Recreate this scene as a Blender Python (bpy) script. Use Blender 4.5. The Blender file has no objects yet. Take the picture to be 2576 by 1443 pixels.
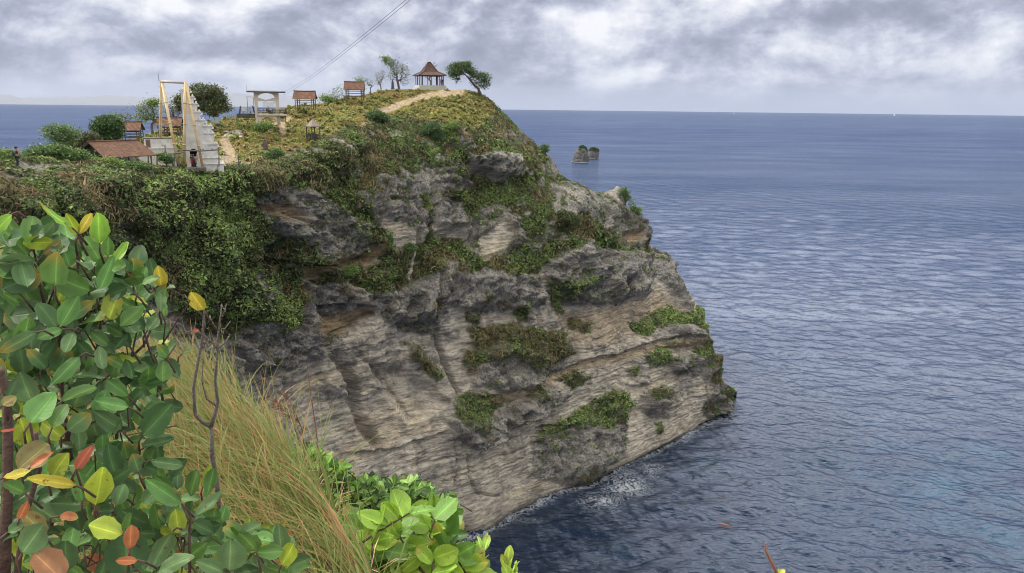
import bpy, math, random
import numpy as np
from mathutils import Vector, Matrix

R = math.radians
scene = bpy.context.scene
COL = scene.collection
rng = np.random.default_rng(7)

# ------------------------------------------------------------------ camera
W2, H2, F = 1288.0, 721.5, 1909.0          # reference frame 2576 x 1443
EYE = 75.0                                  # eye height above the sea
PITCH, ROLL = R(13.26), R(0.645)
_f = np.array([0, math.cos(PITCH), -math.sin(PITCH)])
_u0 = np.array([0, math.sin(PITCH), math.cos(PITCH)])
_r0 = np.array([1.0, 0, 0])
_r = math.cos(ROLL)*_r0 + math.sin(ROLL)*_u0
_u = -math.sin(ROLL)*_r0 + math.cos(ROLL)*_u0
CAM = np.array([0, 0, EYE])
cam_d = bpy.data.cameras.new('camera')
cam_d.sensor_width = 36; cam_d.lens = 36*F/2576
cam_d.clip_start = 0.05; cam_d.clip_end = 200000
cam = bpy.data.objects.new('camera', cam_d); COL.objects.link(cam)
M = Matrix(((_r[0], _u[0], -_f[0], 0), (_r[1], _u[1], -_f[1], 0), (_r[2], _u[2], -_f[2], EYE), (0, 0, 0, 1)))
cam.matrix_world = M
scene.camera = cam

def ray(u, v):
    u = np.asarray(u, float); v = np.asarray(v, float)
    x = (u-W2)/F; y = -(v-H2)/F
    return _f + x[..., None]*_r + y[..., None]*_u
def at(u, v, r):
    """world point seen at (u,v) at horizontal distance r"""
    d = ray(u, v); h = np.hypot(d[..., 0], d[..., 1])
    return CAM + d*(np.asarray(r, float)/h)[..., None]
def at_depth(u, v, dep):
    return CAM + ray(u, v)*np.asarray(dep, float)[..., None]
def sea_r(u, v):
    d = ray(u, v); return EYE*np.hypot(d[..., 0], d[..., 1])/np.maximum(-d[..., 2], 1e-4)
def project(P):
    q = np.asarray(P)-CAM
    dz = q@_f
    return W2+F*(q@_r)/dz, H2-F*(q@_u)/dz, dz

# ------------------------------------------------------------------ noise
def _hash(ix, iy, iz, seed):
    h = (ix.astype(np.int64)*374761393 + iy.astype(np.int64)*668265263 + iz.astype(np.int64)*2147483647 + seed*1274126177) & 0xFFFFFFFF
    h = ((h ^ (h >> 13))*1274126177) & 0xFFFFFFFF
    h = ((h ^ (h >> 16))*2246822519) & 0xFFFFFFFF
    return ((h ^ (h >> 15)) & 0xFFFFFF)/float(0xFFFFFF)*2-1
def vnoise(P, seed=0):
    f = np.floor(P); t = P-f; t = t*t*t*(t*(t*6-15)+10); f = f.astype(np.int64)
    x, y, z = f[..., 0], f[..., 1], f[..., 2]
    a, b, c = t[..., 0], t[..., 1], t[..., 2]
    def H(i, j, k): return _hash(x+i, y+j, z+k, seed)
    x00 = H(0,0,0)*(1-a)+H(1,0,0)*a; x10 = H(0,1,0)*(1-a)+H(1,1,0)*a
    x01 = H(0,0,1)*(1-a)+H(1,0,1)*a; x11 = H(0,1,1)*(1-a)+H(1,1,1)*a
    return (x00*(1-b)+x10*b)*(1-c)+(x01*(1-b)+x11*b)*c
_ROT = np.array([[0.8, 0.6, 0], [-0.48, 0.64, 0.6], [0.36, -0.48, 0.8]])
def fbm(P, octv=4, seed=0, gain=0.5, lac=2.03, ridge=False):
    P = np.asarray(P, float); s = 0; a = 1; tot = 0
    for i in range(octv):
        n = vnoise(P, seed+i*17)
        if ridge: n = 1-2*np.abs(n)
        s = s+a*n; tot += a; a *= gain; P = (P@_ROT.T)*lac+3.7
    return s/tot
def sstep(a, b, x):
    t = np.clip((x-a)/(b-a), 0, 1); return t*t*(3-2*t)
def pinside(u, v, poly):
    n = len(poly); res = np.zeros(u.shape, bool)
    for i in range(n):
        x0, y0 = poly[i]; x1, y1 = poly[(i+1) % n]
        if y0 == y1: continue
        c = ((v < y0) != (v < y1)) & (u < (x1-x0)*(v-y0)/(y1-y0)+x0)
        res ^= c
    return res
def pdist(u, v, pts, closed=False):
    d = np.full(u.shape, 1e9); n = len(pts)
    for i in range(n if closed else n-1):
        x0, y0 = pts[i]; x1, y1 = pts[(i+1) % n]
        dx, dy = x1-x0, y1-y0
        t = np.clip(((u-x0)*dx+(v-y0)*dy)/(dx*dx+dy*dy+1e-9), 0, 1)
        d = np.minimum(d, np.hypot(u-x0-t*dx, v-y0-t*dy))
    return d
def psd(u, v, poly, pad=60):
    """signed distance (px), positive inside; -pad far outside"""
    p = np.array(poly); lo = p.min(0)-pad; hi = p.max(0)+pad
    m = (u > lo[0]) & (u < hi[0]) & (v > lo[1]) & (v < hi[1])
    out = np.full(u.shape, -float(pad))
    if m.any():
        uu, vv = u[m], v[m]
        d = pdist(uu, vv, poly, True); ins = pinside(uu, vv, poly)
        out[m] = np.where(ins, d, -d)
    return out

# ------------------------------------------------------------------ mesh helpers
def tag(o, label=None, cat=None, group=None, kind=None):
    if label: o['label'] = label
    if cat: o['category'] = cat
    if group: o['group'] = group
    if kind: o['kind'] = kind
    return o
def empty(name, loc, label, cat, group=None, rz=0.0):
    o = bpy.data.objects.new(name, None); COL.objects.link(o)
    o.location = [float(c) for c in loc]; o.rotation_euler = (0, 0, rz)
    o.empty_display_size = 0.3
    return tag(o, label, cat, group)
def link(name, me, mat, parent=None):
    o = bpy.data.objects.new(name, me); COL.objects.link(o)
    if mat is not None: me.materials.append(mat)
    if parent is not None: o.parent = parent
    return o
def np_mesh(name, V, Fc, colors=None, smooth=True, mat_idx=None):
    """V (n,3), Fc (m,k) all faces same size k"""
    V = np.asarray(V, np.float32); Fc = np.asarray(Fc, np.int32)
    me = bpy.data.meshes.new(name)
    n, (m, k) = len(V), Fc.shape
    me.vertices.add(n); me.vertices.foreach_set('co', V.ravel())
    me.loops.add(m*k); me.loops.foreach_set('vertex_index', Fc.ravel())
    me.polygons.add(m)
    me.polygons.foreach_set('loop_start', np.arange(0, m*k, k, dtype=np.int32))
    me.polygons.foreach_set('loop_total', np.full(m, k, np.int32))
    me.polygons.foreach_set('use_smooth', np.full(m, bool(smooth)))
    me.update(calc_edges=True)
    if colors is not None:
        for nm, c in colors.items():
            c = np.asarray(c, np.float32)
            if c.ndim == 1:
                a = me.attributes.new(nm, 'FLOAT', 'POINT'); a.data.foreach_set('value', c)
            else:
                if c.shape[1] == 3: c = np.hstack([c, np.ones((n, 1), np.float32)])
                a = me.attributes.new(nm, 'FLOAT_COLOR', 'POINT'); a.data.foreach_set('color', c.ravel())
    return me
def grid_faces(nr, nc):
    i = np.arange(nr-1)[:, None]*nc+np.arange(nc-1)[None, :]
    return np.stack([i, i+1, i+nc+1, i+nc], -1).reshape(-1, 4)

class MB:
    """collects boxes, tubes and sheets into ONE mesh"""
    def __init__(s): s.v = []; s.f = []
    def add(s, vs, fs):
        b = len(s.v); s.v += [tuple(map(float, p)) for p in vs]; s.f += [tuple(b+i for i in f) for f in fs]
        return s
    def box(s, x0, x1, y0, y1, z0, z1, tx=0, ty=0):
        a = [(x0,y0,z0),(x1,y0,z0),(x1,y1,z0),(x0,y1,z0),(x0+tx,y0+ty,z1),(x1-tx,y0+ty,z1),(x1-tx,y1-ty,z1),(x0+tx,y1-ty,z1)]
        return s.add(a, [(0,3,2,1),(4,5,6,7),(0,1,5,4),(1,2,6,5),(2,3,7,6),(3,0,4,7)])
    def tube(s, pts, rad, n=8, cap=True):
        pts = [Vector(p) for p in pts]
        if not hasattr(rad, '__len__'): rad = [rad]*len(pts)
        b = len(s.v); up = None
        for i, p in enumerate(pts):
            t = (pts[min(i+1, len(pts)-1)]-pts[max(i-1, 0)])
            if t.length < 1e-9: t = Vector((0, 0, 1))
            t.normalize()
            if up is None:
                up = t.orthogonal().normalized()
            else:
                up = (up-t*up.dot(t)); up = up.normalized() if up.length > 1e-6 else t.orthogonal().normalized()
            w = t.cross(up)
            for k in range(n):
                a = 2*math.pi*k/n
                s.v.append(tuple(p+(up*math.cos(a)+w*math.sin(a))*rad[i]))
        for i in range(len(pts)-1):
            for k in range(n):
                k2 = (k+1) % n
                s.f.append((b+i*n+k, b+i*n+k2, b+(i+1)*n+k2, b+(i+1)*n+k))
        if cap:
            s.f.append(tuple(b+k for k in range(n))[::-1]); e = b+(len(pts)-1)*n
            s.f.append(tuple(e+k for k in range(n)))
        return s
    def prism(s, poly, y0, y1):
        """polygon in x,z extruded along y"""
        n = len(poly)
        vs = [(x, y0, z) for x, z in poly]+[(x, y1, z) for x, z in poly]
        fs = [tuple(range(n)), tuple(range(2*n-1, n-1, -1))]
        fs += [(i, i+n, (i+1) % n+n, (i+1) % n) for i in range(n)]
        return s.add(vs, fs)
    def build(s, name, mat, parent=None, smooth=False):
        me = bpy.data.meshes.new(name); me.from_pydata(s.v, [], s.f); me.update()
        import bmesh
        bm = bmesh.new(); bm.from_mesh(me); bmesh.ops.recalc_face_normals(bm, faces=bm.faces); bm.to_mesh(me); bm.free()
        if smooth: me.polygons.foreach_set('use_smooth', [True]*len(me.polygons))
        return link(name, me, mat, parent)
def copy_tree(o, parent=None):
    c = o.copy(); COL.objects.link(c); c.parent = parent
    for ch in list(o.children): copy_tree(ch, c)
    return c

# ------------------------------------------------------------------ materials
def new_mat(name):
    m = bpy.data.materials.new(name); m.use_nodes = True
    nt = m.node_tree; nt.nodes.clear()
    out = nt.nodes.new('ShaderNodeOutputMaterial'); b = nt.nodes.new('ShaderNodeBsdfPrincipled')
    nt.links.new(b.outputs[0], out.inputs[0])
    return m, nt, b
def N(nt, typ, ins=None, **kw):
    n = nt.nodes.new(typ)
    for k, v in kw.items(): setattr(n, k, v)
    for k, v in (ins or {}).items():
        if isinstance(v, bpy.types.NodeSocket): nt.links.new(v, n.inputs[k])
        else: n.inputs[k].default_value = v
    return n
def ramp(nt, fac, stops):
    n = nt.nodes.new('ShaderNodeValToRGB'); nt.links.new(fac, n.inputs[0])
    e = n.color_ramp.elements
    while len(e) < len(stops): e.new(0.5)
    for i, (p, c) in enumerate(stops):
        e[i].position = p; e[i].color = (*c, 1) if len(c) == 3 else c
    return n
def mixc(nt, fac, a, b, mode='MIX'):
    n = nt.nodes.new('ShaderNodeMix'); n.data_type = 'RGBA'; n.blend_type = mode
    for i, v in ((0, fac), (6, a), (7, b)):
        if isinstance(v, bpy.types.NodeSocket): nt.links.new(v, n.inputs[i])
        elif i == 0: n.inputs[0].default_value = v
        else: n.inputs[i].default_value = (*v, 1) if len(v) == 3 else v
    return n.outputs[2]
def math_(nt, op, a, b=0.0, c=0.0):
    n = nt.nodes.new('ShaderNodeMath'); n.operation = op
    for i, v in enumerate((a, b, c)):
        if isinstance(v, bpy.types.NodeSocket): nt.links.new(v, n.inputs[i])
        else: n.inputs[i].default_value = v
    return n.outputs[0]
def simple_mat(name, col, col2=None, scale=3.0, rough=0.8, bump=0.0, metal=0.0, bscale=None, detail=6, stretch=(1, 1, 1), spec=0.3):
    """two tone procedural paint / wood / stone"""
    m, nt, b = new_mat(name)
    tc = N(nt, 'ShaderNodeTexCoord'); mp = N(nt, 'ShaderNodeMapping', {'Vector': tc.outputs['Object'], 'Scale': stretch})
    n = N(nt, 'ShaderNodeTexNoise', {'Vector': mp.outputs[0], 'Scale': scale, 'Detail': detail, 'Roughness': 0.65})
    r = ramp(nt, n.outputs[0], [(0.3, col), (0.68, col2 or tuple(c*0.7 for c in col))])
    nt.links.new(r.outputs[0], b.inputs['Base Color'])
    b.inputs['Roughness'].default_value = rough; b.inputs['Metallic'].default_value = metal
    b.inputs['Specular IOR Level'].default_value = spec
    if bump:
        n2 = N(nt, 'ShaderNodeTexNoise', {'Vector': mp.outputs[0], 'Scale': bscale or scale*4, 'Detail': 5})
        bp = N(nt, 'ShaderNodeBump', {'Height': n2.outputs[0], 'Strength': bump, 'Distance': 0.05})
        nt.links.new(bp.outputs[0], b.inputs['Normal'])
    return m
def leaf_mat(name, rough=0.45, spec=0.4, trans=0.25, attr='Col', vary=0.25, scale=2.0):
    m, nt, b = new_mat(name)
    a = N(nt, 'ShaderNodeAttribute', attribute_name=attr)
    tc = N(nt, 'ShaderNodeTexCoord')
    n = N(nt, 'ShaderNodeTexNoise', {'Vector': tc.outputs['Object'], 'Scale': scale, 'Detail': 3.0})
    f = math_(nt, 'MULTIPLY_ADD', n.outputs[0], vary*2, 1-vary)
    c = mixc(nt, 1.0, a.outputs[0], N(nt, 'ShaderNodeCombineColor', {0: f, 1: f, 2: f}).outputs[0], 'MULTIPLY')
    nt.links.new(c, b.inputs['Base Color'])
    b.inputs['Roughness'].default_value = rough; b.inputs['Specular IOR Level'].default_value = spec
    if trans:
        out = [x for x in nt.nodes if x.type == 'OUTPUT_MATERIAL'][0]
        tr = N(nt, 'ShaderNodeBsdfTranslucent', {'Color': c})
        mx = N(nt, 'ShaderNodeMixShader', {0: trans}); nt.links.new(b.outputs[0], mx.inputs[1]); nt.links.new(tr.outputs[0], mx.inputs[2])
        nt.links.new(mx.outputs[0], out.inputs[0])
    return m
ZENITH = 4.6
SUN_E = 2.8
EXPOSURE = 0.62
HAZE = 1.25e-5
SEA_A = (0.008, 0.026, 0.075)
SEA_B = (0.012, 0.037, 0.100)
VEG_DENS = 2.3
# ------------------------------------------------------------------ world, sun, haze
SUN = Vector((-0.78, 0.10, 0.72)).normalized()
w = bpy.data.worlds.new('World'); scene.world = w; w.use_nodes = True
nt = w.node_tree; nt.nodes.clear()
out = nt.nodes.new('ShaderNodeOutputWorld')
sky = N(nt, 'ShaderNodeTexSky', sky_type='NISHITA', sun_disc=False, sun_elevation=math.asin(SUN.z), sun_rotation=math.atan2(SUN.x, SUN.y) % (2*math.pi))
tc = N(nt, 'ShaderNodeTexCoord'); G_ = tc.outputs['Generated']
sep = N(nt, 'ShaderNodeSeparateXYZ', {0: G_})
Z = sep.outputs[2]
mp = N(nt, 'ShaderNodeMapping', {'Vector': G_, 'Scale': (1, 1, 1.75), 'Location': (0.0, 0.35, 0.02)})
wob = N(nt, 'ShaderNodeTexNoise', {'Vector': mp.outputs[0], 'Scale': 3.0, 'Detail': 2.0})
def cloudn(off, scale, det, rough):
    m2 = N(nt, 'ShaderNodeMapping', {'Vector': mp.outputs[0], 'Location': off})
    return N(nt, 'ShaderNodeTexNoise', {'Vector': m2.outputs[0], 'Scale': scale, 'Detail': det, 'Roughness': rough, 'Distortion': 0.15}).outputs[0]
nA = cloudn((0, 0, 0), 7.0, 11.0, 0.64)
nB = cloudn((0.012, 0, -0.032), 7.0, 9.0, 0.56)      # the same field a little higher: lit tops, grey bases
nL = cloudn((3.1, 1.7, 0.4), 3.4, 2.0, 0.5)
dens = math_(nt, 'MULTIPLY_ADD', nL, 0.55, nA)
edge = math_(nt, 'MULTIPLY', math_(nt, 'SUBTRACT', nA, nB), 6.0)
val = math_(nt, 'ADD', math_(nt, 'MULTIPLY', math_(nt, 'SUBTRACT', dens, 0.775), -2.8), edge)
def blob(u, v, rad, amp, sy=2.2):
    d = ray(u, v); d = d/np.linalg.norm(d)
    df = N(nt, 'ShaderNodeVectorMath', {0: G_, 1: tuple(d)}, operation='SUBTRACT')
    sc = N(nt, 'ShaderNodeVectorMath', {0: df.outputs[0], 1: (1, 1, sy)}, operation='MULTIPLY')
    ln = N(nt, 'ShaderNodeVectorMath', {0: sc.outputs[0]}, operation='LENGTH').outputs['Value']
    q = math_(nt, 'DIVIDE', ln, rad); q = math_(nt, 'MULTIPLY', q, q)
    return math_(nt, 'MULTIPLY', math_(nt, 'EXPONENT', math_(nt, 'MULTIPLY', q, -1.0)), amp)
for b_ in [(250, 75, 0.16, -0.34, 3.5), (640, 110, 0.10, -0.24, 3.5), (60, 135, 0.05, -0.20, 3), (0, 20, 0.05, -0.1, 3), (560, 20, 0.10, 0.42, 2.5), (380, 15, 0.04, 0.3, 2.5),
           (330, 140, 0.16, 0.32, 4), (60, 90, 0.05, 0.2, 4), (1050, 60, 0.05, 0.30, 1.5), (1170, 80, 0.10, -0.22, 2), (1270, 110, 0.05, 0.18, 3), (1400, 40, 0.06, 0.22, 3), (1680, 20, 0.07, 0.5, 2), (1560, 60, 0.05, 0.2, 2),
           (1900, 70, 0.12, -0.22, 3), (2080, 40, 0.08, -0.22, 3), (2080, 100, 0.06, 0.2, 3), (2400, 20, 0.12, -0.32, 3), (2440, 95, 0.05, 0.16, 3), (2540, 120, 0.04, 0.26, 1.5), (1560, 170, 0.12, 0.12, 5),
           (1330, 170, 0.08, -0.12, 4), (850, 190, 0.12, 0.26, 4), (150, 210, 0.2, 0.22, 4), (2200, 180, 0.15, -0.10, 4)]:
    val = math_(nt, 'ADD', val, blob(*b_))
cl = ramp(nt, math_(nt, 'MULTIPLY_ADD', val, 0.5, 0.5), [(0.05, (0.185, 0.20, 0.26)), (0.30, (0.24, 0.26, 0.34)), (0.50, (0.345, 0.365, 0.46)), (0.68, (0.50, 0.52, 0.595)), (0.95, (0.72, 0.725, 0.75))])
# towards the horizon the deck thins into pale air
hz = N(nt, 'ShaderNodeMapRange', {0: Z, 1: 0.0, 2: 0.040, 3: 1.0, 4: 0.0}, interpolation_type='SMOOTHSTEP').outputs[0]
side = N(nt, 'ShaderNodeMapRange', {0: sep.outputs[0], 1: -0.62, 2: 0.25, 3: 1.0, 4: 0.0}).outputs[0]
hcol = mixc(nt, side, (0.30, 0.335, 0.455), (0.50, 0.535, 0.62))
c1 = mixc(nt, math_(nt, 'MULTIPLY', hz, 0.88), cl.outputs[0], hcol)
# an overcast sky is brighter towards the zenith
c1 = mixc(nt, N(nt, 'ShaderNodeMapRange', {0: Z, 1: 0.16, 2: 0.45}).outputs[0], c1, (0.435, 0.415, 0.375))
zen = N(nt, 'ShaderNodeMapRange', {0: Z, 1: 0.20, 2: 0.80, 3: 0.92, 4: ZENITH}).outputs[0]
bgc = N(nt, 'ShaderNodeBackground', {'Color': c1, 'Strength': zen})
bgs = N(nt, 'ShaderNodeBackground', {'Color': sky.outputs[0], 'Strength': 0.1})
gap = N(nt, 'ShaderNodeMapRange', {0: nA, 1: 0.36, 2: 0.25, 3: 0.0, 4: 0.35}).outputs[0]
ms = N(nt, 'ShaderNodeMixShader', {0: gap}); nt.links.new(bgc.outputs[0], ms.inputs[1]); nt.links.new(bgs.outputs[0], ms.inputs[2])
nt.links.new(ms.outputs[0], out.inputs[0])
ld = bpy.data.lights.new('sun', 'SUN'); ld.energy = SUN_E; ld.angle = R(4); ld.color = (1, 0.93, 0.82)
lo = bpy.data.objects.new('sun', ld); COL.objects.link(lo)
lo.rotation_euler = SUN.to_track_quat('Z', 'Y').to_euler()
scene.view_settings.view_transform = 'Standard'; scene.view_settings.look = 'None'
scene.view_settings.exposure = EXPOSURE; scene.view_settings.gamma = 1
scene.cycles.max_bounces = 6; scene.cycles.diffuse_bounces = 3; scene.cycles.volume_bounces = 1
scene.cycles.transparent_max_bounces = 8; scene.cycles.use_denoising = True; scene.cycles.filter_width = 1.0
if HAZE:
    m = bpy.data.materials.new('haze_air'); m.use_nodes = True; t = m.node_tree; t.nodes.clear()
    o_ = t.nodes.new('ShaderNodeOutputMaterial')
    pv = N(t, 'ShaderNodeVolumePrincipled', {'Color': (0.42, 0.47, 0.58, 1), 'Density': HAZE, 'Anisotropy': 0.0})
    t.links.new(pv.outputs[0], o_.inputs['Volume'])
    o = MB().box(-82000, 82000, -9000, 82000, -171, 1900).build('haze', m)
    tag(o, 'thin pale sea haze filling the air over the water', 'haze', kind='stuff')
# ------------------------------------------------------------------ sea
def foam_fn(X, Y):
    U, V_, d = project(np.stack([X, Y, np.zeros_like(X)], -1))
    return U, V_
dep = []
a = R(52)
while a > R(0.9):
    dep.append(a); a -= R(0.040)
dep += list(np.geomspace(R(0.9), R(0.1386), 34))
dep = np.array(dep)
az = np.radians(np.linspace(-50, 50, 1350))
rr = EYE/np.tan(dep)
Rg, Ag = np.meshgrid(rr, az, indexing='ij')
X = Rg*np.sin(Ag); Y = Rg*np.cos(Ag)
dr = np.gradient(rr)[:, None]*np.ones_like(Ag)
Zs = np.zeros_like(X)
wr = np.random.default_rng(3)
for i in range(110):
    lam = 1.3*(24/1.3)**(wr.random()**1.25); k = 2*math.pi/lam
    th = R(255)+wr.normal(0, 0.42)
    amp = 0.0068*lam**0.9*(0.6+0.8*wr.random())
    kx, ky = k*math.cos(th), k*math.sin(th)
    fil = np.clip((lam/np.maximum(np.abs(dr), Rg*0.0013)-2.0)/2.0, 0, 1)
    if not (fil > 0).any(): continue
    ph = wr.random()*6.28
    Zs += amp*fil*np.sin(kx*X+ky*Y+ph+0.6*np.sin(0.05*X+0.03*Y+i))
Uf, Vf = foam_fn(X, Y)
# broken foam where swell meets the cliff, and lighter water over shoals
near = (Rg < 420)
foam = np.zeros_like(X); shoal = np.zeros_like(X)
m_ = near
wl = [(1160, 1357), (1200, 1350), (1250, 1325), (1300, 1290), (1400, 1245), (1480, 1220), (1600, 1160), (1700, 1110), (1800, 1060), (1845, 1040)]
uu, vv = Uf[m_], Vf[m_]
d = pdist(uu, vv, wl)
f1 = np.exp(-(d/9.0)**2)*0.30 + np.exp(-(d/26.0)**2)*0.24
for (cx, cy, rx, ry, am) in [(1575, 1222, 75, 36, 0.72), (1515, 1262, 70, 28, 0.55), (1640, 1185, 50, 26, 0.45), (1330, 1310, 60, 14, 0.35), (1400, 1290, 60, 30, 0.18)]:
    f1 = np.maximum(f1, am*np.exp(-((uu-cx)/rx)**2-((vv-cy)/ry)**2))
foam[m_] = f1
sh = np.zeros_like(uu)
for (cx, cy, rx, ry, am) in [(2400, 1240, 160, 90, 0.9), (2520, 1340, 110, 90, 0.8), (2130, 1190, 150, 60, 0.4), (2250, 1090, 130, 60, 0.35), (1790, 1180, 60, 40, 0.4), (1680, 1390, 160, 60, 0.35), (2500, 1150, 90, 50, 0.4), (1480, 1390, 30, 12, .5)]:
    sh = np.maximum(sh, am*np.exp(-((uu-cx)/rx)**2-((vv-cy)/ry)**2))
shoal[m_] = sh
V3 = np.stack([X, Y, Zs], -1).reshape(-1, 3)
# an inner disc closes the water beneath and behind the eye
me = np_mesh('sea', V3, grid_faces(*X.shape)[:, ::-1], {'foam': foam.ravel(), 'shoal': shoal.ravel()})
m, nt, b = new_mat('sea_water')
geo = N(nt, 'ShaderNodeNewGeometry'); P_ = geo.outputs['Position']
cd = N(nt, 'ShaderNodeVectorMath', {0: P_, 1: (0, 0, 75)}, operation='DISTANCE').outputs['Value']
mp = N(nt, 'ShaderNodeMapping', {'Vector': P_, 'Rotation': (0, 0, R(-14)), 'Scale': (0.42, 1.0, 1.0)})
n0 = N(nt, 'ShaderNodeTexNoise', {'Vector': mp.outputs[0], 'Scale': 0.7, 'Detail': 5.0, 'Roughness': 0.66})
n1 = N(nt, 'ShaderNodeTexNoise', {'Vector': mp.outputs[0], 'Scale': 0.19, 'Detail': 5.0, 'Roughness': 0.6})
n2 = N(nt, 'ShaderNodeTexNoise', {'Vector': mp.outputs[0], 'Scale': 0.012, 'Detail': 3.0})
s1 = N(nt, 'ShaderNodeMapRange', {0: cd, 1: 150.0, 2: 1500.0, 3: 0.12, 4: 2.0}).outputs[0]
FRCAP = N(nt, 'ShaderNodeMapRange', {0: cd, 1: 300.0, 2: 2500.0, 3: 0.60, 4: 0.36}).outputs[0]
h = math_(nt, 'MULTIPLY_ADD', n1.outputs[0], s1, math_(nt, 'MULTIPLY', n0.outputs[0], 0.62))
bp = N(nt, 'ShaderNodeBump', {'Height': h, 'Strength': 1.0, 'Distance': 1.0})
# the body colour: deep blue, turquoise over the shoals, wind streaks of slightly different tone
fa = N(nt, 'ShaderNodeAttribute', attribute_name='foam').outputs['Fac']
sa = N(nt, 'ShaderNodeAttribute', attribute_name='shoal').outputs['Fac']
n3 = N(nt, 'ShaderNodeTexNoise', {'Vector': P_, 'Scale': 0.06, 'Detail': 4.0, 'Roughness': 0.6})
sf = math_(nt, 'MULTIPLY', sa, N(nt, 'ShaderNodeMapRange', {0: n3.outputs[0], 1: 0.42, 2: 0.66, 3: 0.0, 4: 1.0}).outputs[0])
base = mixc(nt, n2.outputs[0], SEA_A, SEA_B)
base = mixc(nt, N(nt, 'ShaderNodeMapRange', {0: cd, 1: 140.0, 2: 420.0, 3: 0.85, 4: 0.0}).outputs[0], base, (0.0018, 0.008, 0.022))  # near water darkened in its colour, standing in for the cliff's dark reflection
base = mixc(nt, sf, base, (0.010, 0.075, 0.125))
n4 = N(nt, 'ShaderNodeTexNoise', {'Vector': P_, 'Scale': 0.55, 'Detail': 7.0, 'Roughness': 0.68, 'Distortion': 1.8})
rid = math_(nt, 'ABSOLUTE', math_(nt, 'SUBTRACT', n4.outputs[0], 0.5))
ff = math_(nt, 'SUBTRACT', math_(nt, 'MULTIPLY', fa, 0.62), math_(nt, 'MULTIPLY', rid, 5.0))
ff = N(nt, 'ShaderNodeMapRange', {0: ff, 1: 0.0, 2: 0.55, 3: 0.0, 4: 0.80}).outputs[0]
base = mixc(nt, ff, base, (0.62, 0.66, 0.70))
rg = N(nt, 'ShaderNodeMapRange', {0: cd, 1: 200.0, 2: 4000.0, 3: 0.06, 4: 0.22}).outputs[0]
rg = math_(nt, 'MAXIMUM', rg, math_(nt, 'MULTIPLY', ff, 0.8))
out = [x for x in nt.nodes if x.type == 'OUTPUT_MATERIAL'][0]; nt.nodes.remove(b)
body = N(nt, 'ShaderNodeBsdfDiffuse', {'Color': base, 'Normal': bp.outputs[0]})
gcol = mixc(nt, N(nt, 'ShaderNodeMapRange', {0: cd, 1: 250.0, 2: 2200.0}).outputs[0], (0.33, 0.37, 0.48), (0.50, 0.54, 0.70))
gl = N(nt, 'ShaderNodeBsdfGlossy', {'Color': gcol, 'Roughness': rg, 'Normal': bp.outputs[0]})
fr = N(nt, 'ShaderNodeFresnel', {'IOR': 1.333, 'Normal': bp.outputs[0]}).outputs[0]
n5 = N(nt, 'ShaderNodeTexNoise', {'Vector': mp.outputs[0], 'Scale': 0.0035, 'Detail': 5.0, 'Roughness': 0.6, 'Distortion': 0.6})
sl = N(nt, 'ShaderNodeMapRange', {0: math_(nt, 'ADD', n5.outputs[0], n2.outputs[0]), 1: 0.8, 2: 1.25, 3: 0.72, 4: 1.12}).outputs[0]
fr = math_(nt, 'MULTIPLY', math_(nt, 'MINIMUM', fr, FRCAP), sl)
fr = math_(nt, 'MULTIPLY', fr, math_(nt, 'SUBTRACT', 1.0, ff))
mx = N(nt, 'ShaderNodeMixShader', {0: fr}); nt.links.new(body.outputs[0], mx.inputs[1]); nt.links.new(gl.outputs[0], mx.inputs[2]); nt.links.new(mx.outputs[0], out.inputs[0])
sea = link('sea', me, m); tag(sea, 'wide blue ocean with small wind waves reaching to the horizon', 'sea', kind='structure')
# ------------------------------------------------------------------ far mountains across the strait
rise = [(-200, 0), (-90, 14), (0, 22), (30, 20), (60, 13), (120, 17), (180, 19), (240, 21), (290, 22), (340, 20), (370, 19), (400, 24), (440, 32), (470, 29), (520, 28), (560, 31), (600, 37), (640, 33), (700, 33), (760, 28), (830, 26), (900, 22), (980, 14), (1080, 8), (1200, 0)]
us = np.linspace(-200, 1200, 420); hh = np.interp(us, [p[0] for p in rise], [p[1] for p in rise])
hh = hh+fbm(np.stack([us*0.02, us*0, us*0], -1), 4, 5)*2.0*np.clip(hh/14, 0, 1)
rows = []
hor = 262+us*0.01126
base_r = 66000.0
for j in range(9):
    t = j/8.0
    rr_ = base_r+t*9000
    hpx = .88*hh*np.sin(math.pi/2*min(1, t*1.25))*(1 if t < 0.8 else 0.7)
    d = ray(us, hor); az_ = np.arctan2(d[:, 0], d[:, 1])
    jag = 1+0.25*fbm(np.stack([us*0.03, us*0+j*0.7, us*0], -1), 4, 9)
    z = hpx/F*rr_*jag-70 if j > 0 else hpx*0-170
    rows.append(np.stack([rr_*np.sin(az_), rr_*np.cos(az_), z], -1))
Vm = np.array(rows)
me = np_mesh('mountains', Vm.reshape(-1, 3), grid_faces(9, len(us)))
mt = simple_mat('mountain_forest', (0.15, 0.16, 0.17), (0.2, 0.2, 0.2), scale=0.0006, rough=1, spec=0.0)
o = link('mountains', me, mt); tag(o, 'faint blue mountain ridge across the strait on the left horizon', 'mountains', kind='structure')
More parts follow.
